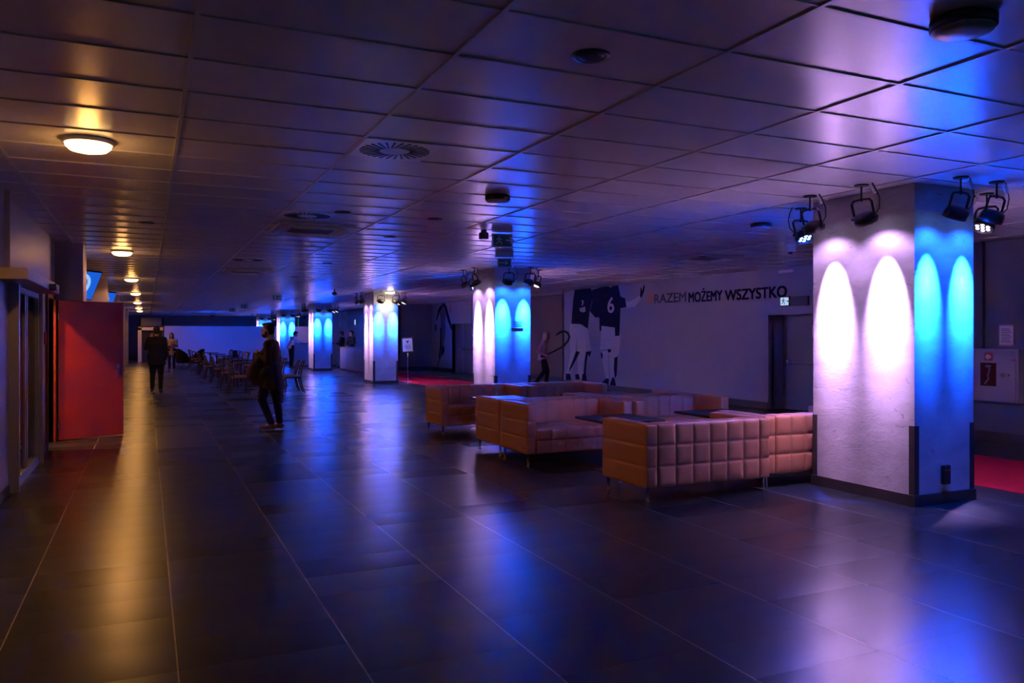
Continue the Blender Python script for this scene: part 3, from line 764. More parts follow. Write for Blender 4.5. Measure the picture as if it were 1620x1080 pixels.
for (x, y, rz, lab) in ((1.75, 45.0, .6, 'dark round-backed lounge chair alone by the partition, left of the cafe tables'), (2.35, 44.2, 2.6, 'dark round-backed lounge chair beside the last cafe table')):
    t = thing('tub_chair', lab, 'chair', (x, y, 0), rz, 'dark tub chairs by the partition')
    g = B()
    for k in range(15):
        a0 = PI * .5 + PI * k / 15; a1 = PI * .5 + PI * (k + 1) / 15; h = .55 + .32 * math.sin(PI * (k + .5) / 15)
        def P(a, r, z): return Vector((r * math.cos(a), r * math.sin(a), z))
        vs = [g.verts.new(v) for v in (P(a0, .30, .12), P(a1, .30, .12), P(a1, .37, .12), P(a0, .37, .12), P(a0, .31, h), P(a1, .31, h), P(a1, .38, h), P(a0, .38, h))]
        for f in ((3,2,1,0),(4,5,6,7),(0,1,5,4),(1,2,6,5),(2,3,7,6),(3,0,4,7)): g.faces.new([vs[i] for i in f])
    obj('backrest', g, M['suit'], t); obj('seat', lathe(B(), [(0, .12), (.30, .12), (.32, .2), (.31, .42), (.26, .46), (0, .46)], 20), M['suit'], t, True)
    for a in range(4): obj('leg', tube(B(), [(.24 * math.cos(a * PI / 2 + .78), .24 * math.sin(a * PI / 2 + .78), 0), (.22 * math.cos(a * PI / 2 + .78), .22 * math.sin(a * PI / 2 + .78), .13)], .015, 6), M['wood'], t)

# ------------------------------------------------------------------ bar counters
t = thing('bar_counter', 'long bar counter with pale front panels beside the third column', 'counter', (7.95, 29.2, .008))
for k in range(5):
    obj('front_panel', bx(B(), 0, .05, k * 1.36 + .01, k * 1.36 + 1.35, .08, 1.0), M['barp'], t)
obj('plinth', bx(B(), .04, .08, 0, 6.8, 0, .08), M['plinth'], t)
obj('counter_body', bx(bx(B(), .05, .6, 0, .04, 0, 1.0), .05, .6, 6.76, 6.8, 0, 1.0), M['dark'], t)
obj('counter_top', bx(B(), -.04, .66, -.02, 6.82, 1.0, 1.04, .005), M['tab'], t)
t = thing('bar_counter', 'second higher counter farther back, where a person leans', 'counter', (6.62, 40.3, 0))
for k in range(3): obj('front_panel', bx(B(), k * .7 + .01, k * .7 + .69, 0, .05, .08, 1.14), M['barp'], t)
obj('plinth', bx(B(), 0, 2.1, .03, .08, 0, .08), M['plinth'], t); obj('counter_top', bx(B(), -.03, 2.13, -.03, .6, 1.14, 1.18, .005), M['tab'], t)
obj('end_panel', bx(B(), 0, .04, .05, .56, 0, 1.14), M['barp'], t)
t = thing('menu_poster', 'pale poster with a figure on the wall above the bar', 'poster', (10.19, 45.2, 2.05), -PI / 2)
obj('poster_sheet', bx(B(), -1.2, 1.2, -.02, 0, 0, .85), mat('poster_print', (.30, .38, .40), rough=.5, noise=.6, nscale=3), t)
g = B(); ellip(g, (-.1, -.025, .55), (.16, .006, .22), seg=12, rings=8); ellip(g, (.45, -.025, .5), (.12, .006, .2), seg=12, rings=8); obj('poster_figure', g, M['orange'], t)

# sign stand
t = thing('sign_stand', 'slim floor sign stand with a white notice, beside the red runner', 'sign stand', (7.66, 24.75, 0), -.35)
obj('base_plate', bx(B(), -.19, .19, -.14, .14, 0, .012, .003), M['steel'], t)
obj('pole', tube(B(), [(0, 0, .01), (0, 0, 1.06)], .013, 10), M['steel'], t, True)
obj('pole_collar', tube(B(), [(0, 0, .82), (0, 0, .86)], .02, 10), M['black'], t, True)
Rb = Matrix.Translation((0, -.01, 1.03)) @ Matrix.Rotation(-.06, 4, 'Y') @ Matrix.Rotation(-.15, 4, 'X')
def rb(g): bmesh.ops.transform(g, matrix=Rb, verts=g.verts[:]); return g
fr = obj('notice_frame', rb(bx(bx(bx(bx(B(), -.18, .18, -.01, .01, 0, .025), -.18, .18, -.01, .01, .455, .48), -.18, -.155, -.01, .01, .025, .455), .155, .18, -.01, .01, .025, .455)), M['steel'], t)
obj('notice_sheet', rb(bx(B(), -.156, .156, -.004, .004, .024, .456)), M['paper'], t)
g = B()
prism(g, [(-.06, .40), (-.03, .33), (0, .28), (.03, .33), (.06, .40), (.035, .37), (.018, .38), (0, .35), (-.018, .38), (-.035, .37)], lambda p: (p[0], -.004, p[1]), lambda p: (p[0], -.006, p[1]))
for q, wq in enumerate((.09, .11, .10, .08)): bx(g, -wq, wq, -.006, -.004, .22 - q * .035, .228 - q * .035)
obj('notice_print', rb(g), M['ink'], t)

# ------------------------------------------------------------------ fire hose cabinet, notice, conduit (wall XC)
t = thing('fire_hose_cabinet', 'white fire hose cabinet with red symbol and window, right of the nearest column', 'fire hose cabinet', (XC, 8.07, .60), -PI / 2)
obj('cabinet_body', bx(B(), 0, .80, -.16, 0, 0, .77, .006), M['box'], t)
dr = obj('cabinet_door', bx(B(), .02, .76, -.172, -.16, .02, .75, .003), M['box'], t)
obj('hose_symbol', bx(B(), .30, .43, -.175, -.172, .60, .72), M['redp'], t)
g = B(); lathe(g, [(0, 0), (.035, 0), (.035, .002), (0, .002)], 16); bmesh.ops.transform(g, matrix=Matrix.Translation((.355, -.175, .66)) @ Matrix.Rotation(PI / 2, 4, 'X'), verts=g.verts[:])
prism(g, [(.385, .635), (.41, .66), (.385, .685)], lambda p: (p[0], -.175, p[1]), lambda p: (p[0], -.178, p[1])); obj('symbol_print', g, M['white'], t)
obj('door_window', bx(B(), .24, .48, -.176, -.172, .23, .57), mat('window_dark_red', (.10, .012, .012), rough=.15, spec=.6), t)
g = B(); tube(g, [(.36, -.178, .52), (.385, -.178, .47), (.36, -.178, .40), (.365, -.178, .33), (.31, -.178, .26)], .012, 6); ellip(g, (.36, -.178, .52), (.05, .003, .02), seg=10, rings=6); obj('hose', g, M['m_mid'], t)
g = B(); tube(g, [(.58, -.19, .40), (.58, -.17, .40)], .03, 14); obj('lock', g, M['steel'], t)
g = B(); tube(g, [(.67, -.185, .40), (.67, -.17, .40)], .014, 10); obj('lock', g, M['steel'], t)
obj('door_sticker', bx(B(), .70, .76, -.175, -.172, .61, .625), M['redp'], t)
t = thing('wall_notice', 'framed paper notice with lines of text above the fire hose cabinet', 'notice', (XC, 7.66, 1.42), -PI / 2)
obj('notice_frame', bx(B(), 0, .23, -.012, 0, 0, .31), mat('pink_frame', (.45, .20, .22), rough=.5), t)
obj('notice_sheet', bx(B(), .015, .215, -.015, -.012, .018, .292), M['paper'], t)
g = B()
for q in range(9): bx(g, .035, .195 - (q % 3) * .02, -.017, -.015, .05 + q * .024, .058 + q * .024)
obj('notice_print', g, M['ink'], t)
tag(obj('wall_conduit', bx(B(), XC - .06, XC, 7.88, 7.98, 1.38, H), M['dark']), 'dark vertical conduit from the ceiling down to the fire hose cabinet', 'conduit')

# ------------------------------------------------------------------ mural wall: slogan and players
def wall_m(x, z, y): # text matrix: local x runs toward -Y on a wall that faces -X
    return Matrix(((0, 0, -1, x), (-1, 0, 0, y), (0, 1, 0, z), (0, 0, 0, 1)))
t = thing('wall_slogan', 'navy slogan RAZEM MOŻEMY WSZYSTKO with orange bar high on the mural wall', 'lettering', (0, 0, 0))
text_obj('slogan_word', 'RAZEM', .33, mat('faded_lettering', (.07, .09, .17), rough=.6), wall_m(XM - .004, 2.40, 17.28), 1.34, t, bold=.012)
text_obj('slogan_word', 'MOŻEMY', .33, M['text'], wall_m(XM - .004, 2.37, 15.84), 1.24, t, bold=.020)
text_obj('slogan_word', 'WSZYSTKO', .33, M['text'], wall_m(XM - .004, 2.36, 14.50), 1.92, t, bold=.020)
g = B(); prism(g, [(17.52, 2.40), (17.40, 2.40), (17.34, 2.68), (17.46, 2.68)], lambda p: (XM - .004, p[0], p[1]), lambda p: (XM, p[0], p[1]))
obj('orange_bar', g, M['orange'], t)

def on_wall(X, ox, oy, sc_):
    """picture coordinates of a crop -> a point on the wall plane x = X"""
    def f(p):
        px = ox + p[0] / sc_; py = oy + p[1] / sc_
        tt = (px - 810) / FPX
        dx = math.sin(yaw) + tt * math.cos(yaw); dy = math.cos(yaw) - tt * math.sin(yaw)
        d = X / dx
        return (d * dy, min(H - .005, HC - (py - 530) * d / FPX))
    return f
def decal(name, polys, m, parent, X, f, k=1):
    g = B()
    for poly in polys:
        q = [f(p) for p in poly]
        prism(g, q, lambda p: (X - .001 * k, p[0], p[1]), lambda p: (X - .001 * k - .001, p[0], p[1]))
    return obj(name, g, m, parent)
f1 = on_wall(XM, 880, 440, 6)
t = thing('mural_player', 'printed footballer in dark shirt, left of the two on the mural wall', 'mural', (0, 0, 0), 0, 'printed footballers on the mural wall')
decal('shorts', [[(130, 432), (235, 434), (300, 478), (325, 640), (332, 690), (275, 697), (205, 690), (192, 560), (184, 690), (130, 680), (126, 480)]], M['m_light'], t, XM, f1, 1)
decal('leg', [[(140, 680), (188, 690), (165, 790), (135, 905), (100, 905), (118, 800)]], M['m_light'], t, XM, f1, 1)
decal('leg', [[(200, 690), (280, 697), (262, 800), (250, 960), (205, 930), (205, 830)]], M['m_light'], t, XM, f1, 1)
decal('leg', [[(283, 700), (335, 690), (318, 745), (300, 720), (288, 800), (280, 910), (262, 910), (272, 780)], [(188, 690), (225, 700), (185, 780), (140, 860), (120, 900), (128, 850), (165, 760)]], M['m_dark'], t, XM, f1, 2)
decal('boot', [[(92, 905), (130, 905), (145, 965), (92, 968)]], M['m_dark'], t, XM, f1, 2)
decal('boot', [[(180, 912), (215, 908), (225, 958), (185, 960)]], M['m_dark'], t, XM, f1, 2)
decal('boot', [[(248, 908), (282, 905), (290, 972), (245, 972)]], M['m_dark'], t, XM, f1, 2)
decal('shirt', [[(175, 95), (330, 85), (345, 200), (318, 310), (300, 480), (235, 436), (145, 432), (160, 230)]], M['m_dark'], t, XM, f1, 3)
decal('shirt_number', [[(240, 205), (262, 215), (258, 250), (240, 262), (248, 240), (246, 222)], [(222, 285), (275, 270), (280, 315), (250, 325), (225, 310)]], M['m_light'], t, XM, f1, 5)
t = thing('mural_player', 'printed footballer with number 6 and raised arm, right of the two on the mural wall', 'mural', (0, 0, 0), 0, 'printed footballers on the mural wall')
decal('shorts', [[(430, 450), (560, 468), (612, 545), (595, 720), (545, 690), (500, 672), (415, 676)]], M['m_light'], t, XM, f1, 1)
decal('leg', [[(428, 690), (490, 690), (495, 800), (500, 950), (470, 950), (445, 830)]], M['m_light'], t, XM, f1, 1)
decal('leg', [[(498, 680), (580, 700), (582, 800), (560, 900), (548, 960), (515, 960), (505, 820)]], M['m_light'], t, XM, f1, 2)
for pl in ([(490, 672), (525, 676), (515, 705), (492, 700)], [(552, 755), (585, 740), (575, 920), (556, 950), (548, 860)], [(424, 700), (442, 715), (440, 770), (426, 745)]): decal('leg_shadow', [pl], M['m_dark'], t, XM, f1, 4)
decal('boot', [[(435, 990), (475, 950), (502, 955), (498, 1022), (455, 1022)]], M['m_dark'], t, XM, f1, 5)
decal('boot', [[(512, 1000), (535, 935), (555, 950), (572, 1038), (515, 1038)]], M['m_dark'], t, XM, f1, 5)
decal('shirt', [[(432, 70), (590, 65), (612, 250), (600, 545), (560, 548), (556, 468), (430, 452), (428, 500), (412, 500), (408, 250)]], M['m_dark'], t, XM, f1, 3)
decal('arm_behind', [[(318, 120), (430, 80), (415, 372), (370, 372), (320, 312), (345, 210)]], M['m_dark'], t, XM, f1, 4)
decal('sleeve', [[(590, 70), (612, 175), (655, 190), (668, 275), (612, 285)]], M['m_dark'], t, XM, f1, 4)
decal('raised_arm', [[(612, 200), (690, 225), (790, 165), (806, 192), (745, 270), (670, 282), (615, 290)]], M['m_light'], t, XM, f1, 1)
decal('hand', [[(795, 170), (802, 90), (812, 90), (816, 120), (832, 62), (842, 70), (836, 120), (820, 165), (806, 190)]], M['m_dark'], t, XM, f1, 2)
text_obj('shirt_number', '6', .62, M['m_light'], wall_m(XM - .0065, 2.22, f1((488, 300))[0]), .36, t, thick=.0006, offset=.008)
decal('neck', [[(500, 30), (525, 30), (525, 90), (505, 80)]], M['m_light'], t, XM, f1, 5)
f2 = on_wall(11.8, 520, 440, 6)
t = thing('mural_player', 'tall dark printed athlete with lowered arms on the far wall left of the second column', 'mural', (0, 0, 0))
decal('printed_panel', [[(975, 225), (1350, 205), (1350, 425), (1172, 432), (1172, 860), (975, 842)]], M['m_light'], t, 11.8, f2, 1)
decal('torso', [[(1060, 260), (1080, 240), (1095, 230), (1108, 245), (1120, 265), (1118, 330), (1105, 400), (1112, 480), (1060, 480), (1066, 400), (1052, 330)]], M['m_mid'], t, 11.8, f2, 2)
decal('arm', [[(1060, 262), (1040, 300), (1020, 400), (1028, 400), (1050, 330), (1085, 262)]], M['m_dark'], t, 11.8, f2, 3)
decal('arm', [[(1115, 260), (1128, 300), (1175, 480), (1165, 490), (1130, 400), (1100, 262)]], M['m_dark'], t, 11.8, f2, 3)
decal('head', [[(1085, 228), (1105, 225), (1110, 262), (1090, 270), (1082, 250)]], M['m_dark'], t, 11.8, f2, 4)
decal('leg', [[(1058, 480), (1110, 480), (1105, 560), (1092, 640), (1100, 700), (1060, 770), (1040, 840), (1028, 838), (1050, 740), (1062, 640)]], M['m_mid'], t, 11.8, f2, 3)
decal('kit_shadow', [[(1060, 480), (1075, 470), (1070, 560), (1075, 640), (1055, 760), (1045, 750), (1058, 640)], [(1075, 660), (1100, 640), (1098, 700), (1070, 745)]], M['m_dark'], t, 11.8, f2, 5)
decal('glove', [[(1010, 440), (1022, 440), (1022, 495), (1010, 500)]], M['m_dark'], t, 11.8, f2, 3)
decal('orange_bar', [[(1152, 265), (1165, 265), (1165, 320), (1152, 320)]], M['orange'], t, 11.8, f2, 3)

# ------------------------------------------------------------------ hanging screens on the left
def screen(x, y, z, rz, tilt, w_, h_, label):
    t = thing('wall_screen', label, 'screen', (x, y, z), rz, 'hanging screens on the left')
    R = Matrix.Rotation(tilt, 4, 'X')
    def tr(g): bmesh.ops.transform(g, matrix=R, verts=g.verts[:]); return g
    obj('screen_case', tr(bx(B(), -w_ / 2, w_ / 2, 0, .05, -h_ / 2, h_ / 2, .006)), M['black'], t)
    obj('screen_glass', tr(bx(B(), -w_ / 2 + .02, w_ / 2 - .02, -.004, 0, -h_ / 2 + .02, h_ / 2 - .02)), M['screen'], t)
    g = B()
    N_ = 20; r0, r1 = h_ * .30, h_ * .40
    for k in range(N_ - 6):
        a0 = 2 * PI * (k - 2) / N_; a1 = 2 * PI * (k - 1) / N_
        prism(g, [(r0 * math.cos(a0) * 1.1, r0 * math.sin(a0)), (r1 * math.cos(a0) * 1.2, r1 * math.sin(a0)), (r1 * math.cos(a1) * 1.2, r1 * math.sin(a1)), (r0 * math.cos(a1) * 1.1, r0 * math.sin(a1))],
              lambda p: (p[0], -.004, p[1]), lambda p: (p[0], -.006, p[1]))
    obj('screen_graphic', tr(g), M['screenw'], t)
    obj('wall_mount', tube(B(), [(0, .05, 0), (-.1, .25, .05), (-.1, .3, H - z)], .02, 8), M['black'], t)
screen(-1.12, 16.6, 2.50, 1.0, .42, .98, .58, 'bright blue tilted screen hanging above the open red door')
screen(-1.12, 24.6, 2.50, 1.0, .42, .98, .58, 'smaller looking blue screen farther down the left wall')

# ------------------------------------------------------------------ people
def remesh(bm, name, m, parent, voxel, smooth=4):
    me = bpy.data.meshes.new(name); bmesh.ops.recalc_face_normals(bm, faces=bm.faces[:]); bm.to_mesh(me); bm.free()
    o = bpy.data.objects.new(name, me); C.objects.link(o)
    r = o.modifiers.new('r', 'REMESH'); r.mode = 'VOXEL'; r.voxel_size = voxel; r.use_smooth_shade = True
    s = o.modifiers.new('s', 'SMOOTH'); s.factor = .5; s.iterations = smooth
    dg = bpy.context.evaluated_depsgraph_get(); dg.update()
    me2 = bpy.data.meshes.new_from_object(o.evaluated_get(dg)); bpy.data.objects.remove(o); bpy.data.meshes.remove(me)
    me2.materials.clear(); me2.name = name
    return link(name, me2, m, parent, True)
def cap(bm, a, b, ra, rb_, n=12):
    a = Vector(a); b = Vector(b)
    tube(bm, [a, a.lerp(b, .5), b], [ra, (ra + rb_) / 2, rb_], n)
    ellip(bm, a, (ra,) * 3, seg=12, rings=8); ellip(bm, b, (rb_,) * 3, seg=12, rings=8)
def ring_loft(bm, rows, n=20):
    """rows: (cx, cy, cz, rx, ry)"""
    R_ = [[bm.verts.new((c[0] + c[3] * math.cos(2*PI*k/n), c[1] + c[4] * math.sin(2*PI*k/n), c[2])) for k in range(n)] for c in rows]
    for a, b in zip(R_, R_[1:]):
        for k in range(n): bm.faces.new((a[k], a[(k+1) % n], b[(k+1) % n], b[k]))
    bm.faces.new(R_[0][::-1]); bm.faces.new(R_[-1])
def hand(bm, wrist, d, side, s=1.0, curl=.5):
    """palm, four fingers of unequal length and a thumb; d = direction of the hand"""
    d = Vector(d).normalized(); wv = Vector(wrist)
    up = Vector((0, 0, 1)) if abs(d.z) < .8 else Vector((1, 0, 0))
    sd = d.cross(up).normalized() * side; nrm = d.cross(sd).normalized()
    palm = wv + d * .045 * s
    g = Matrix((( d.x, sd.x, nrm.x), (d.y, sd.y, nrm.y), (d.z, sd.z, nrm.z))).to_euler()
    ellip(bm, palm, (.052 * s, .042 * s, .018 * s), rot=g)
    for k, ln in enumerate((.072, .080, .074, .058)):
        b0 = palm + d * .040 * s + sd * (k - 1.5) * .020 * s
        b1 = b0 + (d * (1 - curl * .4) + nrm * curl * .6).normalized() * ln * .5 * s
        b2 = b1 + (d * (1 - curl) + nrm * curl).normalized() * ln * .5 * s
        cap(bm, b0, b1, .0088 * s, .008 * s, 8); cap(bm, b1, b2, .008 * s, .0068 * s, 8)
    t0 = wv + d * .02 * s - sd * .032 * s
    t1 = t0 + (d * .6 - sd * .7).normalized() * .035 * s; t2 = t1 + (d * .9 + nrm * .3).normalized() * .03 * s
    cap(bm, t0, t1, .011 * s, .0095 * s, 8); cap(bm, t1, t2, .0095 * s, .008 * s, 8)
def person(label, loc, rz, J, top, legs, shoes, hair, scale=1.0, voxel=.011, hair_long=0, beard=False, sleeves=True, hem=.80, flare=0.0, group=None, build=1.0, skirt=False):
    """local frame: +X is where the person faces, +Y the person's left, Z up"""
    D = dict(pelvis=(0, 0, .95), chest=(0, 0, 1.32), neck=(0, 0, 1.50), head=(.02, 0, 1.66),
             shL=(0, .185, 1.43), shR=(0, -.185, 1.43), elL=(-.02, .24, 1.14), elR=(-.02, -.24, 1.14), wrL=(.05, .25, .90), wrR=(.05, -.25, .90),
             hiL=(0, .09, .92), hiR=(0, -.09, .92), knL=(.03, .10, .50), knR=(.03, -.10, .50), anL=(0, .10, .09), anR=(0, -.10, .09), toL=(.17, .12, .03), toR=(.17, -.12, .03), yaw=0.0)
    D.update(J); V = {k: Vector(v) for k, v in D.items() if isinstance(v, tuple)}
    # body: one continuous surface
    g = B()
    hc = V['head']; he = Euler((0, D.get('nod', 0.0), D['yaw']))
    Rm = he.to_matrix()
    ellip(g, hc + Rm @ Vector((-.01, 0, .02)), (.098, .076, .105), rot=he, seg=20, rings=14)
    ellip(g, hc + Rm @ Vector((.028, 0, -.05)), (.062, .055, .070), rot=he)                 # jaw
    ellip(g, hc + Rm @ Vector((.070, 0, -.095)), (.022, .024, .018), rot=he)                # chin
    ellip(g, hc + Rm @ Vector((.098, 0, -.018)), (.020, .012, .022), rot=he)                # nose
    ellip(g, hc + Rm @ Vector((.090, 0, .005)), (.012, .010, .022), rot=he)                 # bridge
    ellip(g, hc + Rm @ Vector((.083, 0, -.062)), (.012, .024, .009), rot=he)                # mouth
    ellip(g, hc + Rm @ Vector((.080, 0, .028)), (.014, .048, .010), rot=he)                 # brow
    for s in (-1, 1): ellip(g, hc + Rm @ Vector((-.002, s * .077, -.005)), (.018, .010, .030), rot=he)
    cap(g, V['neck'] + Vector((0, 0, -.05)), hc + Rm @ Vector((-.015, 0, -.06)), .058, .052)
    cap(g, V['pelvis'], V['chest'], .115, .13); cap(g, V['chest'], V['neck'], .12, .06)
    cap(g, V['hiL'], V['hiR'], .10, .10); cap(g, V['shL'], V['shR'], .055, .055)
    for s in 'LR':
        cap(g, V['chest'], V['sh' + s], .10, .052); cap(g, V['pelvis'], V['hi' + s], .1, .085)
        cap(g, V['sh' + s], V['el' + s], .045, .036); cap(g, V['el' + s], V['wr' + s], .036, .026)
        cap(g, V['hi' + s], V['kn' + s], .078, .052); cap(g, V['kn' + s], V['an' + s], .050, .034)
        cap(g, V['an' + s], V['to' + s], .036, .028)
        dd = V['wr' + s] - V['el' + s]
        if ('hd' + s) in D: dd = Vector(D['hd' + s])
        hand(g, V['wr' + s], dd, 1 if s == 'L' else -1, .97, D.get('curl', .5))
    root = remesh(g, 'person', M['skin'], None, min(voxel, .009) if voxel > .007 else voxel, 2)
    tag(root, label, 'person', group)
    # hair
    g = B()
    ellip(g, hc + Rm @ Vector((-.026, 0, .040)), (.100, .086, .098), rot=he)
    ellip(g, hc + Rm @ Vector((.035, 0, .098)), (.058, .062, .030), rot=he)
    ellip(g, hc + Rm @ Vector((-.055, 0, -.015)), (.060, .074, .075), rot=he)
    if hair_long:
        ellip(g, hc + Rm @ Vector((-.055, 0, -.10)), (.065, .085, .10 + .08 * hair_long), rot=he)
        for s in (-1, 1): ellip(g, hc + Rm @ Vector((-.005, s * .075, -.06)), (.045, .026, .10 + .05 * hair_long), rot=he)
    remesh(g, 'hair', hair, root, .010, 1)
    if beard:
        g = B(); ellip(g, hc + Rm @ Vector((.045, 0, -.082)), (.056, .060, .042), rot=he); ellip(g, hc + Rm @ Vector((.090, 0, -.048)), (.010, .028, .007), rot=he)
        for s in (-1, 1): ellip(g, hc + Rm @ Vector((.01, s * .068, -.045)), (.022, .012, .045), rot=he)
        remesh(g, 'beard', hair, root, .008, 1)
    for s in (-1, 1):
        g = B(); ellip(g, hc + Rm @ Vector((.082, s * .032, .010)), (.009, .012, .008), rot=he, seg=10, rings=8); obj('eye', g, M['ink'], root, True)
    # trousers
    g = B(); k = build
    cap(g, V['hiL'] + Vector((0, 0, .05)), V['hiR'] + Vector((0, 0, .05)), .125 * k, .125 * k)
    for s in 'LR':
        cap(g, V['hi' + s], V['kn' + s], .105 * k, .072); cap(g, V['kn' + s], V['an' + s] + Vector((0, 0, .03)), .070, .056)
    remesh(g, 'trousers' if not skirt else 'leggings', legs, root, voxel, 3)
    # top
    g = B(); p, c, n = V['pelvis'], V['chest'], V['neck']
    hb = p + (p - c).normalized() * (.95 - hem)
    rows_ = [(hb.x, hb.y, hb.z, .135 * k + flare, .185 * k + flare * .6), (p.x, p.y, p.z, .135 * k + flare * .5, .18 * k + flare * .3)]
    m_ = p.lerp(c, .45); rows_ += [(m_.x, m_.y, m_.z, .125 * k, .165 * k), (c.x, c.y, c.z, .135 * k, .185 * k)]
    q = c.lerp(n, .55); rows_ += [(q.x, q.y, q.z, .11, .175), (n.x, n.y, n.z - .01, .065, .075), (n.x, n.y, n.z + .02, .060, .062)]
    ring_loft(g, rows_, 24)
    for s in 'LR':
        cap(g, V['sh' + s], V['el' + s], .072, .058)
        e = V['el' + s].lerp(V['wr' + s], .93 if sleeves else .35); cap(g, V['el' + s], e, .058, .044)
        cap(g, c.lerp(V['sh' + s], .5) + Vector((0, 0, .05)), V['sh' + s], .08, .075)
    for a_, b_, r1, r2 in D.get('extra', []): cap(g, a_, b_, r1, r2)
    remesh(g, 'jacket' if sleeves else 'shirt', top, root, voxel, 3)
    for s in 'LR':
        a, t_ = V['an' + s], V['to' + s]; g = B(); z0 = min(a.z - .07, t_.z - .02)
        hl = a + (a - t_).normalized() * .05
        cap(g, (hl.x, hl.y, z0 + .045), (a.x, a.y, z0 + .05), .036, .042); cap(g, (a.x, a.y, z0 + .048), (t_.x, t_.y, z0 + .034), .044, .034)
        cap(g, (a.x, a.y, z0 + .05), (a.x, a.y, a.z + .02), .045, .046)
        bx(g, min(hl.x, t_.x) - .01, max(hl.x, t_.x) + .02, (a.y + t_.y) / 2 - .035, (a.y + t_.y) / 2 + .035, z0 + .0, z0 + .03)
        remesh(g, 'shoe', shoes, root, .010, 2)
    root.location = loc; root.rotation_euler = (0, 0, rz); root.scale = (scale,) * 3
    return root
FACE_LEFT = PI - yaw       # looking toward the left edge of the picture
FACE_AWAY = PI / 2 - yaw * .2

# man in brown coat, leaning back, looking left
man = person('bearded man in a loose brown coat standing in profile, cafe chairs behind him', (1.86, 13.75, 0), FACE_LEFT,
    dict(pelvis=(-.02, 0, .93), chest=(-.03, 0, 1.30), neck=(-.02, 0, 1.49), head=(.03, 0, 1.655),
         shL=(-.03, .19, 1.42), shR=(-.03, -.19, 1.42), elL=(-.06, .27, 1.15), elR=(-.07, -.27, 1.15), wrL=(.15, .12, 1.27), wrR=(.14, -.10, 1.25),
         hdL=(.6, -.6, .2), hdR=(.6, .6, .2), curl=.8,
         hiL=(.02, .09, .90), hiR=(-.02, -.09, .90), knL=(.10, .08, .50), knR=(-.10, -.08, .49), anL=(-.05, .07, .10), anR=(-.14, -.10, .10), toL=(.12, .07, .035), toR=(.02, -.12, .035),
         nod=.03), M['coat'], M['jeans'], M['shoeB'], M['hairD'], scale=1.0, voxel=.009, beard=True, hem=.72, flare=.03, build=1.0)
# open coat fronts hanging forward of his body, and the scarf end at his back
g = B()
ring_loft(g, [(.16, 0, .74, .10, .14), (.25, 0, .90, .13, .17), (.22, 0, 1.05, .13, .17), (.10, 0, 1.22, .10, .16), (.02, 0, 1.36, .08, .13)], 20)
ring_loft(g, [(-.02, 0, .66, .12, .14), (.02, 0, .82, .16, .18), (.02, 0, 1.0, .15, .18)], 20)
remesh(g, 'coat_front', M['coat'], man, .011, 3)
g = B(); ring_loft(g, [(-.17, 0, .44, .045, .10), (-.18, 0, .60, .055, .12), (-.15, 0, .85, .06, .15), (-.12, 0, 1.1, .05, .15)], 16)
remesh(g, 'coat_tail', M['suit'], man, .011, 3)
g = B(); cap(g, (-.01, 0, 1.50), (-.03, 0, 1.54), .066, .060); remesh(g, 'shirt_collar', M['shirtW'], man, .008, 1)

person('man in a black suit seen from behind, walking away along the left walkway', (.25, 24.0, 0), PI / 2 - .05,
    dict(elL=(.04, .27, 1.20), elR=(-.03, -.235, 1.15), wrL=(.10, .15, 1.47), wrR=(.03, -.22, .90), hdL=(0, -.3, 1), knL=(.10, .10, .50), anL=(.08, .11, .10), toL=(.25, .13, .04), anR=(-.10, -.10, .10), toR=(.06, -.12, .03)),
    M['suit'], M['suit'], M['shoeK'], M['hairD'], scale=1.02, hem=.74, build=1.2)
person('woman with auburn hair and beige cardigan standing before the partition, hands at her chest', (1.0, 38.0, 0), -PI / 2 - .1,
    dict(elL=(.02, .23, 1.16), elR=(.02, -.23, 1.16), wrL=(.20, .06, 1.28), wrR=(.20, -.08, 1.20), hdL=(.3, -.8, .3), hdR=(.3, .8, .2)),
    M['beige'], M['jeans'], M['shoeK'], M['hairR'], scale=.94, hair_long=1, hem=.74, build=.88, voxel=.012)
gy = person('fair-haired person in a pink jumper walking right before the brown wall, holding a black hose', (10.95, 21.6, 0), -yaw,
    dict(pelvis=(-.05, 0, .93), chest=(0, 0, 1.28), neck=(.04, 0, 1.46), head=(.10, 0, 1.60), nod=.12, shL=(0, .17, 1.40), shR=(0, -.17, 1.40),
         elL=(-.12, .22, 1.12), elR=(-.16, -.22, 1.12), wrL=(.12, .15, 1.00), wrR=(.10, -.16, .98), knL=(.14, .09, .50), anL=(.10, .10, .10), toL=(.27, .1, .04), anR=(-.22, -.09, .13), toR=(-.06, -.1, .03), curl=.9),
    M['lilac'], M['suit'], M['shoeK'], M['hairB'], scale=.97, hair_long=.4, hem=.86, build=.85, voxel=.012)
g = B()
ph = [(.10, 0, 1.02), (.35, 0, 1.14), (.58, 0, 1.26), (.74, 0, 1.42), (.80, 0, 1.58), (.74, 0, 1.70), (.62, 0, 1.75), (.48, 0, 1.70), (.38, 0, 1.62)]
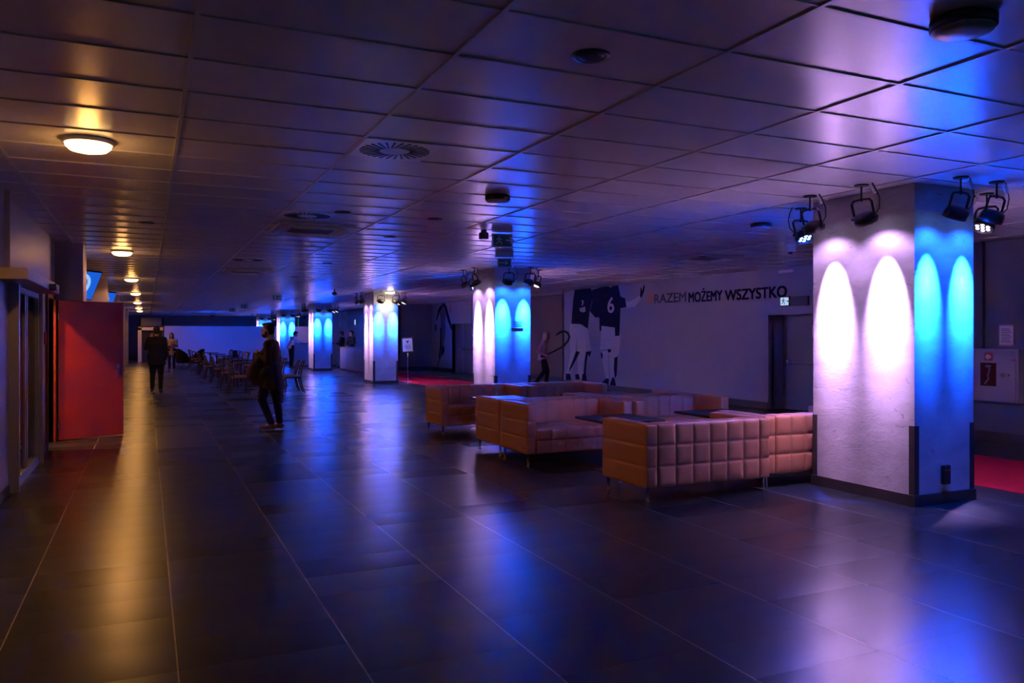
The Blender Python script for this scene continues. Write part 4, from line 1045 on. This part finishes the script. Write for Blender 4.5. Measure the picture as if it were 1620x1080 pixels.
ph = [Vector(p) * .97 for p in ph]
tube(g, ph, [.022, .024, .026, .03, .034, .036, .034, .03, .024], 10)
o = obj('curved_hose', g, M['rubber'], None, True, loc=(10.95 - .06, 21.6 - .16, -.0), rot=(0, 0, -yaw)); tag(o, 'black curved hose held by the person in the pink jumper', 'hose')
person('person in a pale shirt leaning on the far higher counter', (6.28, 39.0, 0), .25,
    dict(pelvis=(-.08, 0, .95), chest=(.08, 0, 1.28), neck=(.16, 0, 1.45), head=(.22, 0, 1.58), shL=(.08, .18, 1.40), shR=(.08, -.18, 1.40), elL=(.25, .2, 1.18), elR=(.25, -.2, 1.18), wrL=(.45, .12, 1.24), wrR=(.45, -.12, 1.24), nod=.3),
    M['shirtW'], M['suit'], M['shoeK'], M['hairD'], scale=1.03, hem=.92, voxel=.014)
person('man in a black waistcoat and white shirt behind the bar counter, right one of two', (8.85, 37.6, 0), PI + .4,
    dict(elL=(.02, .26, 1.18), elR=(.02, -.26, 1.18), wrL=(.22, .10, 1.10), wrR=(.22, -.10, 1.10)), M['suit'], M['suit'], M['shoeK'], M['hairD'], voxel=.014, scale=1.0)
person('man in dark clothes behind the bar counter, left one of two, turned aside', (8.62, 38.6, 0), PI - .6,
    dict(elL=(.02, .26, 1.18), elR=(.02, -.26, 1.18), wrL=(.25, .08, 1.2), wrR=(.2, -.10, 1.10)), M['suit'], M['suit'], M['shoeK'], M['hairD'], voxel=.014, scale=.98)

# ------------------------------------------------------------------ lamps added at the far end only to brighten the partition
for i, (x, y) in enumerate(((3.4, 48.2), (8.6, 48.6))):
    k = 'b' if i == 0 else 'p'
    src = SLB if k == 'b' else SLP
    dup(src, (x, y, H), 0, 'added black LED stage light brightening the far partition, %s one' % ('blue left' if i == 0 else 'pink right'), 'stage lights added to brighten the partition')
    spot('added_partition_beam', (x, y + .1, H - .33), (x + (0 if i else .4), 51.3, .9), 480 if k == 'b' else 150, COL_BLUE if k == 'b' else COL_PINK, 150 if k == 'b' else 95, .9, .05)
